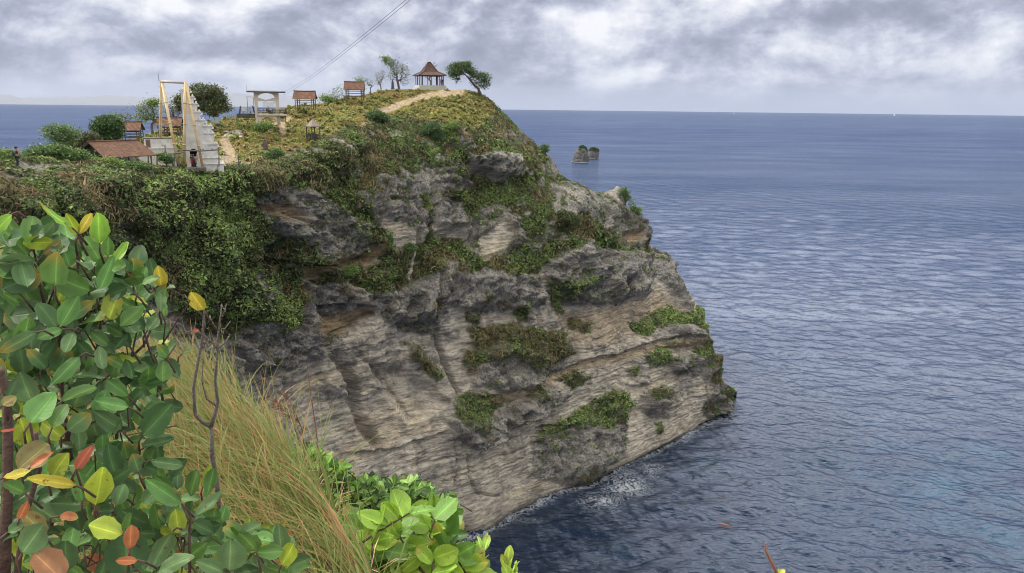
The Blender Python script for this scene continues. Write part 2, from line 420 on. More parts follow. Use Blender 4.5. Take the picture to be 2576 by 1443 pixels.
# ------------------------------------------------------------------ headland
A_ = [ # (u, v, horizontal distance)
 (-60,430,72),(0,430,74),(0,410,78),(45,421,79),(130,414,82),(200,410,85),(280,408,92),(350,415,101),(460,421,105),(560,420,107),(640,410,110),(700,402,114),
 (0,500,70),(150,500,74),(300,520,82),(-60,600,66),(0,620,67),(200,700,75),(150,600,74),(300,640,84),(100,850,68),(-60,1000,62),(300,950,86),(200,1200,72),(-60,1250,58),
 (60,402,84),(120,398,88),(200,386,105),(260,366,116),(330,353,130),(400,326,140),(400,350,126),(400,385,112),(460,318,143),(470,360,124),(520,308,147),(560,300,150),(600,292,152),(640,289,152),(700,277,154),(740,267,155),
 (575,370,124),(640,370,124),(670,322,132),(600,330,138),(720,330,136),(700,370,124),
 (790,352,128),(850,330,136),(800,262,160),(870,247,164),(920,238,168),(960,229,171),(1035,225,172),(1100,228,171.5),(1170,228,173),(920,285,152),(985,292,153),(1060,262,164),(1060,300,154),(1150,270,162),(1150,310,154),(1210,240,178),(1240,258,178),(1265,284,177),
 (1300,320,177),(1340,360,177),(1370,387,177),(1400,420,177),(1210,300,162),(1260,340,160),(1320,400,160),
 (600,600,106),(450,600,99),(340,600,92),(450,480,103),(600,480,110),(560,860,106),(430,850,96),(700,700,115),(800,600,123),(800,450,127),(900,500,131),(1000,400,143),(1100,340,151),(900,380,138),(1100,450,145),
 (1000,600,134),(1000,800,130),(900,1000,124),(780,850,120),(700,1000,114),(640,1150,110),(1000,1200,122),(1160,1355,123),(1060,1400,119),(850,1300,115),(700,1380,108),(400,1250,92),
 (1250,450,154),(1300,600,148),(1300,800,143),(1300,1000,138),(1150,1100,129),(1300,1290,None),(1480,1220,None),(1600,1160,None),(1700,1110,None),(1800,1060,None),(1840,1042,None),(1400,1245,None),(1200,1350,None),
 (1450,500,163),(1440,458,177),(1500,487,180),(1556,470,184),(1600,545,186),(1630,615,187),(1690,665,189),(1740,745,190),(1774,800,190),(1800,895,190),(1855,985,190),(1853,1020,189),
 (1480,620,160),(1620,700,176),(1600,900,164),(1450,900,152),(1450,1050,148),(1600,1050,160),(1720,900,176),(1720,1020,174),(1200,900,137),(1200,1150,131),(1400,1150,142)]
ap = np.array([(a, b, c if c else float(sea_r(a, b))) for a, b, c in A_])
def _phi(d2): return np.where(d2 > 0, d2*np.log(np.maximum(d2, 1e-12)), 0)*0.5
_Pn = ap[:, :2]/500.0; _n = len(ap)
_K = _phi(((_Pn[:, None]-_Pn[None])**2).sum(-1))+np.eye(_n)*0.004
_Q = np.hstack([np.ones((_n, 1)), _Pn]); _A = np.block([[_K, _Q], [_Q.T, np.zeros((3, 3))]])
_sol = np.linalg.solve(_A, np.concatenate([np.log(ap[:, 2]), np.zeros(3)]))
def RR(u, v):
    u = np.asarray(u, float); v = np.asarray(v, float); sh = u.shape
    p = np.stack([u.ravel(), v.ravel()], -1)/500.0; outp = np.empty(len(p))
    for i in range(0, len(p), 20000):
        q = p[i:i+20000]
        outp[i:i+20000] = _phi(((q[:, None]-_Pn[None])**2).sum(-1))@_sol[:_n]+_sol[_n]+q@_sol[_n+1:]
    return np.exp(outp).reshape(sh)
def G(u, v):
    return at(u, v, RR(np.array(u, float), np.array(v, float)))

SKYL = [(-60,412),(0,408),(60,402),(120,398),(200,385),(260,365),(330,352),(360,345),(400,325),(460,318),(520,308),(560,300),(600,291),(640,287),(700,275),(740,266),(800,262),(870,246),(920,237),(960,228),(1035,224),(1060,226),(1170,226),(1190,230),(1215,238),(1240,256),(1265,283),(1300,318),(1340,358),(1370,385),(1398,414),(1408,437),(1440,458),(1480,478),(1500,487),(1525,483),(1542,480),(1549,468),(1558,469),(1563,492),(1575,520),(1600,545),(1615,580),(1630,615),(1660,635),(1690,665),(1710,710),(1740,745),(1770,785),(1776,850),(1782,862),(1800,895),(1810,945),(1830,965),(1857,985)]
BASE = [(-60,1250),(400,1300),(700,1400),(900,1500),(1100,1415),(1160,1356),(1200,1351),(1250,1326),(1300,1291),(1400,1246),(1480,1221),(1600,1161),(1700,1111),(1800,1061),(1840,1042),(1852,1020),(1857,992)]
STEP = 2.3
cu = np.concatenate([np.arange(-60, 1850, STEP), np.arange(1850, 1857.01, 1.0)])
ysk = np.interp(cu, [p[0] for p in SKYL], [p[1] for p in SKYL])
ysk = ysk+np.where(cu > 1240, 1.0, 0.2)*(3.0*fbm(np.stack([cu*0.045, cu*0, cu*0], -1), 4, 3))
yb = np.maximum(np.interp(cu, [p[0] for p in BASE], [p[1] for p in BASE]), ysk+4)
NR = 470
tt = np.linspace(0, 1, NR)
U = np.repeat(cu[None], NR, 0)
Vv = ysk[None]+(yb-ysk)[None]*(0.35*tt+0.65*tt**1.25)[:, None]/1.0
Rb = RR(U, Vv)
# a column's foot at the waterline stays at sea level
P0 = at(U, Vv, Rb)
# base normals
def normals(P):
    du = np.gradient(P, axis=1); dv = np.gradient(P, axis=0)
    n = np.cross(dv, du); n /= np.linalg.norm(n, axis=-1, keepdims=True)+1e-9
    return n
n0 = normals(P0); flip = ((P0-CAM)*n0).sum(-1) > 0; n0[flip] *= -1
k = 9
def blur(a, k, ax):
    pad = [(0, 0)]*a.ndim; pad[ax] = (k, k); c = np.cumsum(np.pad(a, pad, mode='edge'), axis=ax)
    c = np.concatenate([np.zeros_like(np.take(c, [0], ax)), c], ax)
    hi = np.take(c, np.arange(2*k+1, c.shape[ax]), ax); lo = np.take(c, np.arange(0, c.shape[ax]-2*k-1), ax)
    return (hi-lo)/(2*k+1)
n0 = blur(blur(n0, k, 0), k, 1); n0 /= np.linalg.norm(n0, axis=-1, keepdims=True)
slope = n0[..., 2]                                  # 1 = level ground

# warped picture-plane coordinates give every region a ragged natural edge
wx = fbm(P0*0.22, 4, 21)*17+fbm(P0*0.8, 3, 23)*9; wy = fbm(P0*0.22+50, 4, 22)*14+fbm(P0*0.8+50, 3, 24)*9
Uw, Vw = U+wx, Vv+wy
Ul, Vl = U+wx*0.35, Vv+wy*0.35
def reg(polys, soft=5.0, warp=True, amp=1.0):
    a, b_ = (Uw, Vw) if warp else (Ul, Vl)
    o = np.zeros(U.shape)
    for p in polys: o = np.maximum(o, sstep(-soft, soft, psd(a, b_, p, 30)))
    return o*amp
# --- regions
HILL = [[(330,340),(400,315),(560,290),(700,262),(870,236),(1035,212),(1170,214),(1215,228),(1245,262),(1225,300),(1200,318),(1130,306),(1050,300),(985,290),(925,300),(860,326),(815,345),(780,362),(745,372),(700,398),(640,408),(560,418),(480,420),(350,412)]]
PATHS = [[(935,281),(958,268),(1000,253),(1040,240),(1075,230),(1110,226),(1172,226),(1166,236),(1100,240),(1050,250),(1015,266),(990,280),(962,284)],
         [(552,344),(574,344),(584,360),(596,392),(625,404),(660,400),(690,398),(690,405),(600,414),(556,413),(560,385)],
         [(640,318),(690,308),(714,300),(726,292),(736,296),(718,312),(722,330),(712,338),(700,318),(650,326)],
         [(895,314),(930,298),(946,300),(916,312)], [(780,352),(800,347),(830,345),(845,330),(852,334),(836,352),(800,358)], [(690,392),(712,380),(706,372),(714,370),(720,384),(700,398)]]
LAWN = [[(500,424),(512,417),(600,412),(660,404),(694,401),(690,408),(640,415),(560,424)]]
UPPER = [[(-80,380),(330,330),(560,280),(1035,200),(1200,200),(1300,300),(1420,400),(1600,530),(1640,620),(1620,670),(1560,640),(1480,600),(1380,640),(1300,705),(1200,682),(1060,705),(960,742),(880,700),(760,740),(735,820),(690,838),(640,800),(560,850),(480,820),(410,760),(330,760),(-80,1400)]]
GREY = [[(620,478),(700,462),(760,480),(860,520),(935,570),(930,610),(880,652),(790,650),(740,600),(690,590),(625,560)],
        [(935,448),(1022,455),(1025,500),(960,497)],[(948,505),(990,510),(1058,500),(1078,560),(1062,610),(985,640),(950,560)],
        [(1082,485),(1110,490),(1168,520),(1178,590),(1150,598),(1086,590)],[(1086,452),(1130,440),(1192,448),(1192,486),(1110,494)],
        [(1172,388),(1240,380),(1312,402),(1306,430),(1250,462),(1196,425)],[(1385,462),(1452,455),(1530,490),(1560,545),(1530,590),(1470,545),(1392,522)],
        [(1150,338),(1190,345),(1180,390),(1158,370)],[(1525,560),(1612,552),(1622,600),(1600,640),(1540,612)],[(1300,340),(1330,352),(1320,372),(1296,366)],
        [(1150,560),(1210,520),(1300,540),(1330,600),(1270,650),(1170,650)],[(1345,395),(1410,415),(1406,445),(1370,436)],[(1310,600),(1400,565),(1420,590),(1330,640)],
        [(1180,930),(1200,880),(1290,860),(1430,868),(1415,930),(1340,962),(1285,990),(1195,975)],
        [(1345,1110),(1450,1078),(1580,1048),(1570,1120),(1500,1205),(1420,1226),(1338,1190)],[(1605,1000),(1690,988),(1680,1045),(1620,1055)],
        [(1125,1050),(1190,1060),(1290,1020),(1365,975),(1420,985),(1345,1050),(1240,1100),(1190,1130),(1140,1110)],
        [(1370,650),(1470,600),(1560,640),(1632,640),(1648,690),(1605,755),(1520,765),(1450,760),(1400,735),(1372,700)],
        [(1632,620),(1692,655),(1730,730),(1745,790),(1700,740),(1655,705)],[(1660,826),(1772,815),(1779,862),(1690,872)],[(1680,900),(1800,890),(1815,950),(1700,945)],
        [(960,740),(1090,690),(1200,680),(1360,700),(1370,760),(1240,790),(1120,770),(1090,840),(1000,830),(960,790)],
        [(1795,950),(1830,962),(1860,985),(1856,1030),(1800,1062),(1770,1040)],[(560,850),(640,800),(700,835),(760,830),(800,880),(700,940),(620,960)],
        [(300,470),(322,480),(325,560),(330,650),(300,660)],[(390,760),(480,830),(540,860),(560,960),(420,930)],[(740,700),(960,740),(960,780),(820,870),(755,870),(735,790)],[(1520,480),(1562,462),(1570,510),(1600,560),(1520,560)],
        [(0,412),(60,405),(170,400),(205,410),(150,424),(90,445),(0,448)]]
TAN = [[(636,500),(665,492),(720,520),(722,560),(690,545),(645,540)],[(1180,415),(1240,425),(1246,446),(1196,444)],[(1090,568),(1168,574),(1170,598),(1090,600)],[(955,545),(1010,560),(1060,575),(1055,620),(990,632)],
       [(1195,600),(1262,552),(1296,578),(1280,622),(1200,645)],[(905,668),(935,614),(950,616),(938,655),(915,680)],[(735,690),(800,660),(935,632),(930,655),(820,680),(760,712)],
       [(790,800),(860,790),(945,768),(950,790),(860,840),(770,855)],[(1550,588),(1598,588),(1592,614),(1556,612)],[(1190,630),(1230,620),(1250,640),(1210,664)],[(1040,560),(1052,640),(1058,700),(1040,700),(1036,620)]]
ORANGE = [TAN[0], TAN[5], TAN[6], TAN[7], TAN[8]]
VEG = [[(1185,830),(1250,815),(1330,822),(1425,840),(1432,880),(1400,905),(1340,925),(1260,900),(1215,905),(1172,935),(1168,905),(1200,880)],
       [(1380,700),(1452,705),(1432,745),(1425,790),(1398,775),(1388,740)],[(1608,815),(1640,790),(1690,768),(1740,792),(1765,768),(1777,810),(1774,846),(1740,812),(1660,822),(1632,838),(1610,838)],
       [(1622,905),(1650,872),(1690,878),(1690,905),(1650,915)],[(1345,1098),(1395,1055),(1480,1020),(1540,978),(1582,1015),(1565,1062),(1520,1075),(1480,1068),(1440,1072),(1400,1085),(1350,1112)],
       [(1128,1015),(1180,990),(1240,1000),(1290,1008),(1240,1030),(1190,1080),(1150,1070)],[(1018,855),(1045,868),(1070,905),(1112,940),(1095,962),(1060,930),(1028,895)],[(1395,950),(1450,932),(1485,948),(1440,970)],
       [(1320,975),(1365,962),(1352,1000),(1330,1005)],[(1608,992),(1690,980),(1660,1000),(1612,1004)],[(1435,808),(1488,806),(1480,832),(1446,830)],[(1785,925),(1805,925),(1812,965),(1796,968)],
       [(1288,765),(1318,765),(1322,800),(1300,805)],[(1576,925),(1600,922),(1598,940),(1580,940)],[(1730,880),(1770,885),(1768,905),(1735,898)],[(1770,855),(1785,860),(1800,905),(1790,915)],[(1650,1060),(1664,1060),(1666,1090),(1654,1088)],
       [(1180,785),(1220,790),(1210,815),(1180,810)],[(560,820),(740,700),(745,800),(700,836),(620,800)]]
BRIGHT = [VEG[1], VEG[2], VEG[3], VEG[4], [(1115,320),(1140,320),(1140,360),(1115,350)], [(895,540),(925,520),(935,570),(895,600)], [(960,575),(990,580),(985,615),(960,610)], [(1220,360),(1262,360),(1240,390)],
          [(320,470),(400,440),(560,440),(600,520),(600,640),(700,760),(700,830),(600,800),(480,780),(360,620)], [(240,400),(480,425),(560,428),(470,440),(300,430)], [(720,485),(780,490),(800,530),(740,530)], [(1500,590),(1560,615),(1600,640),(1560,660),(1500,640)]]
BROWN = [[(1120,620),(1300,600),(1300,690),(1180,680),(1060,690),(1060,650)], [(600,430),(900,420),(1000,440),(900,520),(700,470)], [(1180,370),(1240,370),(1240,395),(1180,395)], [(840,700),(980,690),(960,740),(860,740)], VEG[0], VEG[10], [(1215,240),(1300,320),(1400,415),(1330,400),(1260,340)]]
DENSE = [[(600,430),(700,405),(830,335),(985,290),(1130,312),(1215,240),(1300,320),(1405,420),(1330,398),(1260,372),(1190,378),(1120,395),(1040,410),(1000,440),(900,430),(780,470),(700,460),(620,450)], [(720,480),(850,440),(930,440),(935,500),(860,535),(770,490)], [(1300,640),(1340,575),(1420,545),(1500,590),(1600,640),(1560,655),(1470,605),(1390,640),(1340,690)], [(1175,470),(1300,440),(1385,475),(1380,550),(1330,545),(1230,510)], [(1060,640),(1180,600),(1300,640),(1300,700),(1180,680),(1060,690)], [(880,520),(935,520),(950,600),(1000,640),(960,740),(860,740),(820,700),(900,650),(890,580)]]
w_hill = reg(HILL, 6); w_path = reg(PATHS, 2.5, False)*sstep(0.2, 0.5, w_hill+0.5); w_lawn = reg(LAWN, 2, False)
w_up = reg(UPPER, 10)
nz = fbm(P0*0.16, 4, 31); nz2 = fbm(P0*0.5, 3, 33); nz3 = fbm(P0*1.3, 3, 35)
w_grey = reg(GREY, 3.5); w_tan = reg(TAN, 2.5); w_veg = reg(VEG, 4); w_or = reg(ORANGE, 8); w_br = reg(BRIGHT, 14); w_bn = reg(BROWN, 18)
# vegetation cover (0..1); upper slopes are overgrown except on the rocks, lower wall only where plants cling
holes = sstep(0.12, 0.28, nz+0.55*nz2+0.25*nz3)
veg = w_up*(1-0.9*w_grey)*(1-0.88*holes*(Vv > 325)*(U > 600))
veg = np.maximum(veg, w_grey*w_up*0.75*sstep(0.18, 0.4, nz3+nz2*0.5))
w_dn = reg(DENSE, 8)*(1-0.8*sstep(0.22, 0.36, nz2+0.4*nz3))*(1-0.75*w_grey*(Vv > 330))
veg = np.maximum(veg, w_dn)
veg = np.maximum(veg, w_veg*(0.55+0.45*sstep(-0.25, 0.1, nz3+nz2)))
veg = np.maximum(veg, 0.5*sstep(0.30, 0.5, nz3*0.7+nz2)*(w_grey)*(1-w_up))
veg *= (1-w_tan)
veg = veg*(1-w_hill)
grass_w = w_hill*(1-w_path)*(1-w_lawn)
rockw = 1-np.maximum(veg, w_hill)
greyw = np.clip(np.maximum(w_grey, w_up*0.9), 0, 1)*(1-w_tan)
greyw = np.clip(greyw+0.5*sstep(0.12, 0.4, nz2+0.6*nz3)*(Vv < 1010+0.0*U)*(1-w_tan), 0, 1)

# --- relief (metres outwards)
vert = 1-np.clip(slope*1.4-0.15, 0, 1)
D = np.zeros(U.shape)
rug = fbm(P0*0.17, 5, 41, ridge=True)*1.5+fbm(P0*0.42, 4, 43, ridge=True)*0.75+fbm(P0*np.array([1.3, 1.3, 1.0]), 4, 45, ridge=True)*0.34
_tn = fbm(P0*np.array([0.16, 0.16, 0.22]), 4, 55)+0.10*fbm(P0*0.8, 2, 56)
terr = sum(sstep(t_, t_+0.035, _tn)-0.5 for t_ in (-0.26, -0.13, 0.0, 0.13, 0.26))      # joint blocks with sharp steps
_tn2 = fbm(P0*np.array([0.5, 0.5, 0.6]), 3, 57); terr2 = sum(sstep(t_, t_+0.05, _tn2)-0.5 for t_ in (-0.22, 0.0, 0.22))
soft = fbm(P0*np.array([0.07, 0.07, 0.10]), 3, 47)*1.6+fbm(P0*np.array([0.25, 0.25, 0.55]), 4, 49)*0.45
zz = P0[..., 2]+1.1*fbm(P0*np.array([0.06, 0.06, 0.02]), 3, 51)
str_ = 0
for fq, am, sd in ((0.5, 0.55, 1), (1.35, 0.28, 2), (3.1, 0.13, 3), (6.0, 0.06, 4)):
    q = np.stack([P0[..., 0]*0.025, P0[..., 1]*0.025, zz*fq], -1); str_ = str_+am*fbm(q, 2, 60+sd)
gm = blur(blur(greyw, 1, 0), 1, 1)
D += vert*(gm*(rug*1.15+terr*0.75+terr2*0.32)+(1-gm)*(soft*1.0+str_*0.95+terr*0.22+terr2*0.05+fbm(P0*1.1, 3, 48, ridge=True)*0.13)+gm*str_*0.4)
D += vert*fbm(P0*0.05, 3, 46)*1.6
D += -0.25*(1-vert)+0.2*fbm(P0*0.3, 3, 53)*(1-vert)
def saw(x, k):
    f = x-np.floor(x); return f**0.8*(1-sstep(1-k, 1, f))-0.4
_sn = 0.35*fbm(P0*np.array([0.3, 0.3, 0.1]), 3, 58); _am = 0.5+1.1*np.clip(fbm(np.stack([P0[..., 0]*0.06, P0[..., 1]*0.06, zz*0.4], -1), 3, 59)+0.35, 0, 1)
D += vert*(1-0.75*gm)*_am*(0.36*saw(zz*0.62+_sn, 0.16)+0.17*saw(zz*1.55+_sn*1.7, 0.25)+0.09*saw(zz*2.9+_sn*2, 0.35))
D += vert*gm*(fbm(P0*np.array([0.85, 0.85, 0.7]), 4, 44, gain=0.65, ridge=True)*0.42)
# grey blocks bulge out and overhang
def bulge(poly, h, up=22.0, warp=0.6):
    a, b_ = U+wx*warp, Vv+wy*warp
    s = psd(a, b_, poly, 6)
    return h*sstep(-3, up, s)**0.55
for i, h in ((0, 1.0), (1, 1.5), (2, 0.6), (3, 1.8), (4, 1.4), (5, 1.9), (6, 1.2), (7, 1.0), (8, 1.4), (10, .8), (13, 1.2), (14, 1.6), (15, 1.4), (16, 1.5), (17, 2.6), (18, 1.6), (19, 1.8), (20, 1.4), (21, .7), (26, 1.0), (27, 1.2)):
    if i < len(GREY): D += bulge(GREY[i], h)
for i, h in ((0, -.8), (1, -1.8), (2, -1.2), (4, -1.0), (5, -.8), (6, -1.3), (7, -1.8), (8, -1.8)):
    D += bulge(TAN[i], h, 8)
for i in range(len(VEG)): D += bulge(VEG[i], 0.9, 14)
# the large hollow right of the fin, and the smooth concave bay under the grey overhang
D += bulge([(905,905),(1010,925),(1080,960),(1128,1012),(1076,1050),(1022,1066),(985,1020),(940,955)], -2.6, 26, 0.2)
D += bulge([(1390,770),(1520,775),(1600,755),(1650,720),(1740,790),(1640,850),(1500,880),(1440,890)], -1.6, 60, 0.3)
D += bulge([(755,790),(940,772),(948,790),(860,850),(770,868)], -1.8, 18, 0.5)
def ledge(pts, hu, lu, hd, ld):
    """rock above the line stands proud, the band below is cut back"""
    q = np.array(pts, float); lo = q.min(0)-90; hi = q.max(0)+90
    m = (U > lo[0]) & (U < hi[0]) & (Vv > lo[1]) & (Vv < hi[1])
    o = np.zeros(U.shape); uu, vv = (U+wx*0.35)[m], (Vv+wy*0.35)[m]
    d = pdist(uu, vv, pts); line = np.interp(uu, q[:, 0], q[:, 1])
    e = sstep(0, 25, uu-q[:, 0].min())*sstep(0, 25, q[:, 0].max()-uu)
    o[m] = np.where(vv < line, hu*np.exp(-d/lu), -hd*np.exp(-d/ld))*e
    return o
D += vert*ledge([(1180,1002),(1280,988),(1330,965),(1400,930),(1480,903),(1560,888),(1640,858),(1700,848),(1775,846)], 1.1, 16, 1.5, 14)
D += vert*ledge([(850,1138),(970,1132),(1050,1105),(1132,1078)], 0.9, 14, 0.9, 16)
D += vert*ledge([(1180,1125),(1234,1122),(1300,1095),(1366,1071),(1450,1060)], 0.9, 12, 0.9, 14)
D += vert*ledge([(1372,722),(1400,745),(1453,762),(1524,764),(1580,752),(1612,712)], 1.2, 20, 1.0, 16)
D += vert*ledge([(640,640),(740,655),(820,668),(900,648),(935,618)], 1.2, 16, 1.4, 16)
D += vert*ledge([(780,770),(860,760),(945,770)], 1.2, 12, 1.3, 12)
D += vert*ledge([(820,850),(900,815),(960,770)], 0.6, 10, 0.8, 12)
D += vert*ledge([(940,500),(1000,505),(1060,500)], .8, 12, 1.0, 10)
D += vert*ledge([(1640,868),(1700,872),(1780,866)], .6, 8, .9, 9)
D += vert*ledge([(1080,590),(1130,572),(1172,572)], .5, 12, .9, 10)
D += vert*ledge([(1100,1215),(1180,1185),(1260,1175),(1340,1140)], .35, 10, .35, 12)
D += vert*ledge([(860,1000),(930,975),(1000,985)], .3, 8, .3, 8)
def crack(pts, w, dep, warp=0.25):
    q = np.array(pts, float); lo = q.min(0)-8*w-20; hi = q.max(0)+8*w+20
    m = (U > lo[0]) & (U < hi[0]) & (Vv > lo[1]) & (Vv < hi[1]); o = np.zeros(U.shape)
    d = pdist((U+wx*warp)[m], (Vv+wy*warp)[m], pts); o[m] = -dep*np.exp(-(d/w)**2); return o
CR = [([(1097,690),(1094,812),(1112,888),(1130,940),(1153,992)], 4.5, 2.2), ([(1137,1076),(1160,1120),(1173,1153),(1178,1200),(1200,1240),(1260,1250)], 2.6, 0.9), ([(1142,1080),(1148,1178),(1140,1230)], 2.6, 0.7),
      ([(842,893),(883,990),(908,1076),(944,1116)], 11, 2.6), ([(315,480),(318,560),(318,620),(340,680)], 8, 2.8), ([(1048,500),(1056,640),(1050,720)], 5, 1.6), ([(1085,490),(1084,560),(1070,620)], 4, 1.6),
      ([(700,920),(720,1000),(760,1080)], 6, .5), ([(1640,640),(1618,700),(1600,750)], 5, 1.2), ([(1290,700),(1285,760)], 6, 1.2), ([(1180,800),(1240,860)], 4, .8), ([(1500,1010),(1440,1050),(1380,1060)], 5, .6), ([(960,940),(1010,1010),(1040,1060)], 4, .6),
      ([(1340,710),(1352,770)], 6, 1.3), ([(1000,700),(1010,830)], 5, 1.0), ([(400,760),(440,870)], 6, 1.0), ([(575,850),(590,930)], 5, 1.0), ([(1440,900),(1600,850)], 3, .3)]
for p, w_, d_ in CR: D += crack(p, w_, d_)
D += vert*(-1.9)*np.exp(-((Vv-yb[None])/8.0)**2)*(U > 1150)         # wave-cut notch at the waterline
# overgrown parts are lumpy
D += veg*(0.8*(1-np.abs(fbm(P0*0.45, 2, 71))*2.2)+0.8*fbm(P0*0.22, 3, 73))*(0.08+0.92*vert)
D += 0.35*w_hill*(1-w_path)*fbm(P0*0.5, 2, 75)
edge_fade = sstep(0, 10, Vv-ysk[None])*0.75+0.25
Pt = P0+n0*(D*edge_fade)[..., None]
Pt[..., 2] += 0.0
# structures stand on the real surface: sample it
def ground(u, v):
    j = int(np.argmin(np.abs(cu-u))); i = int(np.argmin(np.abs(Vv[:, j]-v)))
    return Pt[i, j]
# --- colours (albedo)
def C3(*c): return np.array(c)
col = np.zeros(U.shape+(3,))
tan = C3(0.46, 0.42, 0.355)*(1+0.16*fbm(np.stack([P0[..., 0]*0.05, P0[..., 1]*0.05, zz*0.7], -1), 4, 81)+0.12*nz2)[..., None]
band = sstep(0.05, 0.3, fbm(np.stack([P0[..., 0]*0.03, P0[..., 1]*0.03, zz*0.35], -1), 3, 83))
tan = tan*(1-band[..., None])+band[..., None]*C3(0.50, 0.435, 0.335)
film = sstep(0.05, 0.24, fbm(P0*np.array([0.22, 0.22, 0.07]), 5, 85)+0.25*(nz3))       # grey lichen / weathering film
tan = tan*(1-0.5*film[..., None])+0.5*film[..., None]*C3(0.26, 0.245, 0.22)
streak = sstep(0.15, 0.42, fbm(P0*np.array([0.9, 0.9, 0.12]), 4, 87))
tan *= (1-0.32*streak*vert)[..., None]
grey = C3(0.30, 0.288, 0.27)*(1+0.45*nz2+0.45*nz3+0.16*np.clip(rug, -1.2, 1.2))[..., None]
pale = sstep(0.14, 0.30, fbm(P0*np.array([0.7, 0.7, 0.3]), 4, 89))
grey = grey*(1-0.7*pale[..., None])+0.7*pale[..., None]*C3(0.46, 0.43, 0.38)
blk = sstep(0.14, 0.28, fbm(P0*np.array([0.5, 0.5, 0.14]), 4, 91)); grey *= (1-0.38*blk)[..., None]
col = tan*(1-gm[..., None])+grey*gm[..., None]
col = col*(1-w_or[..., None]*0.7)+w_or[..., None]*0.7*C3(0.42, 0.29, 0.15)
for p in (((1180,1015),(1280,1003),(1330,980),(1400,945),(1480,918),(1560,903),(1640,874),(1770,858)),):
    d = pdist(U+wx*.35, Vv+wy*.35, list(p)); k_ = np.exp(-(d/11)**2)[..., None]*0.75; col = col*(1-k_)+k_*C3(0.46, 0.36, 0.23)
bay = reg([[(1400,775),(1520,780),(1610,750),(1650,722),(1745,795),(1640,830),(1560,860),(1440,870)]], 20)[..., None]*0.5*(1-gm[..., None]); col = col*(1-bay)+bay*C3(0.44, 0.33, 0.20)
wet = np.exp(-np.maximum(P0[..., 2], 0)/1.6)*(U > 1100); col *= (1-0.75*wet)[..., None]
soil = C3(0.085, 0.07, 0.045)*(1+0.4*nz2)[..., None]; mossy = C3(0.045, 0.065, 0.025)*(1+0.4*nz3)[..., None]
vcol = soil*0.4+mossy*0.6
col = col*(1-veg[..., None])+vcol*veg[..., None]
hillc = C3(0.22, 0.19, 0.065)*(1+0.3*nz2)[..., None]; rus = sstep(0.0, 0.35, nz+0.5*nz2)[..., None]; hillc = hillc*(1-rus*.7)+rus*.6*C3(0.19, 0.13, 0.055)
col = col*(1-w_hill[..., None])+hillc*w_hill[..., None]
pc = C3(0.50, 0.40, 0.28)*(1+0.15*nz3)[..., None]
col = col*(1-w_path[..., None])+pc*w_path[..., None]
col = col*(1-w_lawn[..., None])+C3(0.13, 0.21, 0.06)*w_lawn[..., None]
col = np.clip(col, 0.008, 0.9)
# --- close the landform: back side falling to the sea, foot below the water
back = []
top = Pt[0]; azv = top[:, :2]/np.linalg.norm(top[:, :2], axis=1, keepdims=True)
for dist, z_ in ((70, -6), (52, 20), (36, 44), (20, None), (9, None), (3, None)):
    q = top.copy(); q[:, :2] += azv*dist
    q[:, 2] = z_ if z_ is not None else top[:, 2]-{20: 9, 9: 2.2, 3: 0.4}[dist]
    rt = np.linalg.norm(top[:, :2], axis=1)
    los = EYE-(EYE-top[:, 2])*(rt+dist)/rt-0.12*dist-0.1        # keep the far side below the line of sight
    q[:, 2] = np.minimum(np.minimum(q[:, 2], top[:, 2]-0.4), los); back.append(q)
foot = []
bot = Pt[-1]
for k_, z_ in ((0.0, None), (0.5, -1.0), (1.5, -6)):
    q = bot.copy()
    if z_ is None: q[:, 2] = np.minimum(bot[:, 2]-0.1, np.where(bot[:, 2] > 2, bot[:, 2]*0.5, 0.2))
    else: q[:, 2] = z_
    q[:, :2] += azv*k_; foot.append(q)
Pall = np.concatenate([np.array(back), Pt, np.array(foot)], 0)
nbk = len(back)
call = np.concatenate([np.repeat(col[:1], nbk, 0), col, np.repeat(col[-1:], 3, 0)], 0)
def ext(a): return np.concatenate([np.repeat(a[:1], nbk, 0), a, np.repeat(a[-1:], 3, 0)], 0)
# right end cap: fold the last column away behind the tip
last = Pall[:, -1].copy(); c1_ = last.copy(); c1_[:, 0] -= 4; c1_[:, 1] += 16; c2_ = last.copy(); c2_[:, 0] -= 25; c2_[:, 1] += 45
c1_[:, 2] = last[:, 2]*0.9-0.5; c2_[:, 2] = last[:, 2]*0.6-3
Pall = np.concatenate([Pall, c1_[:, None], c2_[:, None]], 1)
def extc(a): return np.concatenate([a, a[:, -1:], a[:, -1:]], 1)
nr_, nc_ = Pall.shape[:2]
me = np_mesh('headland', Pall.reshape(-1, 3), grid_faces(nr_, nc_)[:, ::-1],
             {'Col': extc(call).reshape(-1, 3), 'rock': extc(ext(rockw)).ravel(), 'karst': extc(ext(gm)).ravel()})
m, nt, b = new_mat('headland_rock')
ca = N(nt, 'ShaderNodeAttribute', attribute_name='Col'); ra = N(nt, 'ShaderNodeAttribute', attribute_name='rock').outputs['Fac']; ka = N(nt, 'ShaderNodeAttribute', attribute_name='karst').outputs['Fac']
P_ = N(nt, 'ShaderNodeNewGeometry').outputs['Position']
mps = N(nt, 'ShaderNodeMapping', {'Vector': P_, 'Scale': (0.17, 0.17, 1.0)})
ns = N(nt, 'ShaderNodeTexNoise', {'Vector': mps.outputs[0], 'Scale': 2.4, 'Detail': 8.0, 'Roughness': 0.72})
nf = N(nt, 'ShaderNodeTexNoise', {'Vector': P_, 'Scale': 2.6, 'Detail': 8.0, 'Roughness': 0.72})
mpv = N(nt, 'ShaderNodeMapping', {'Vector': P_, 'Scale': (1.0, 1.0, 0.25)})
nv = N(nt, 'ShaderNodeTexVoronoi', {'Vector': mpv.outputs[0], 'Scale': 1.3}, feature='DISTANCE_TO_EDGE')
vv_ = N(nt, 'ShaderNodeMapRange', {0: nv.outputs['Distance'], 1: 0.0, 2: 0.10, 3: 0.0, 4: 1.0}).outputs[0]
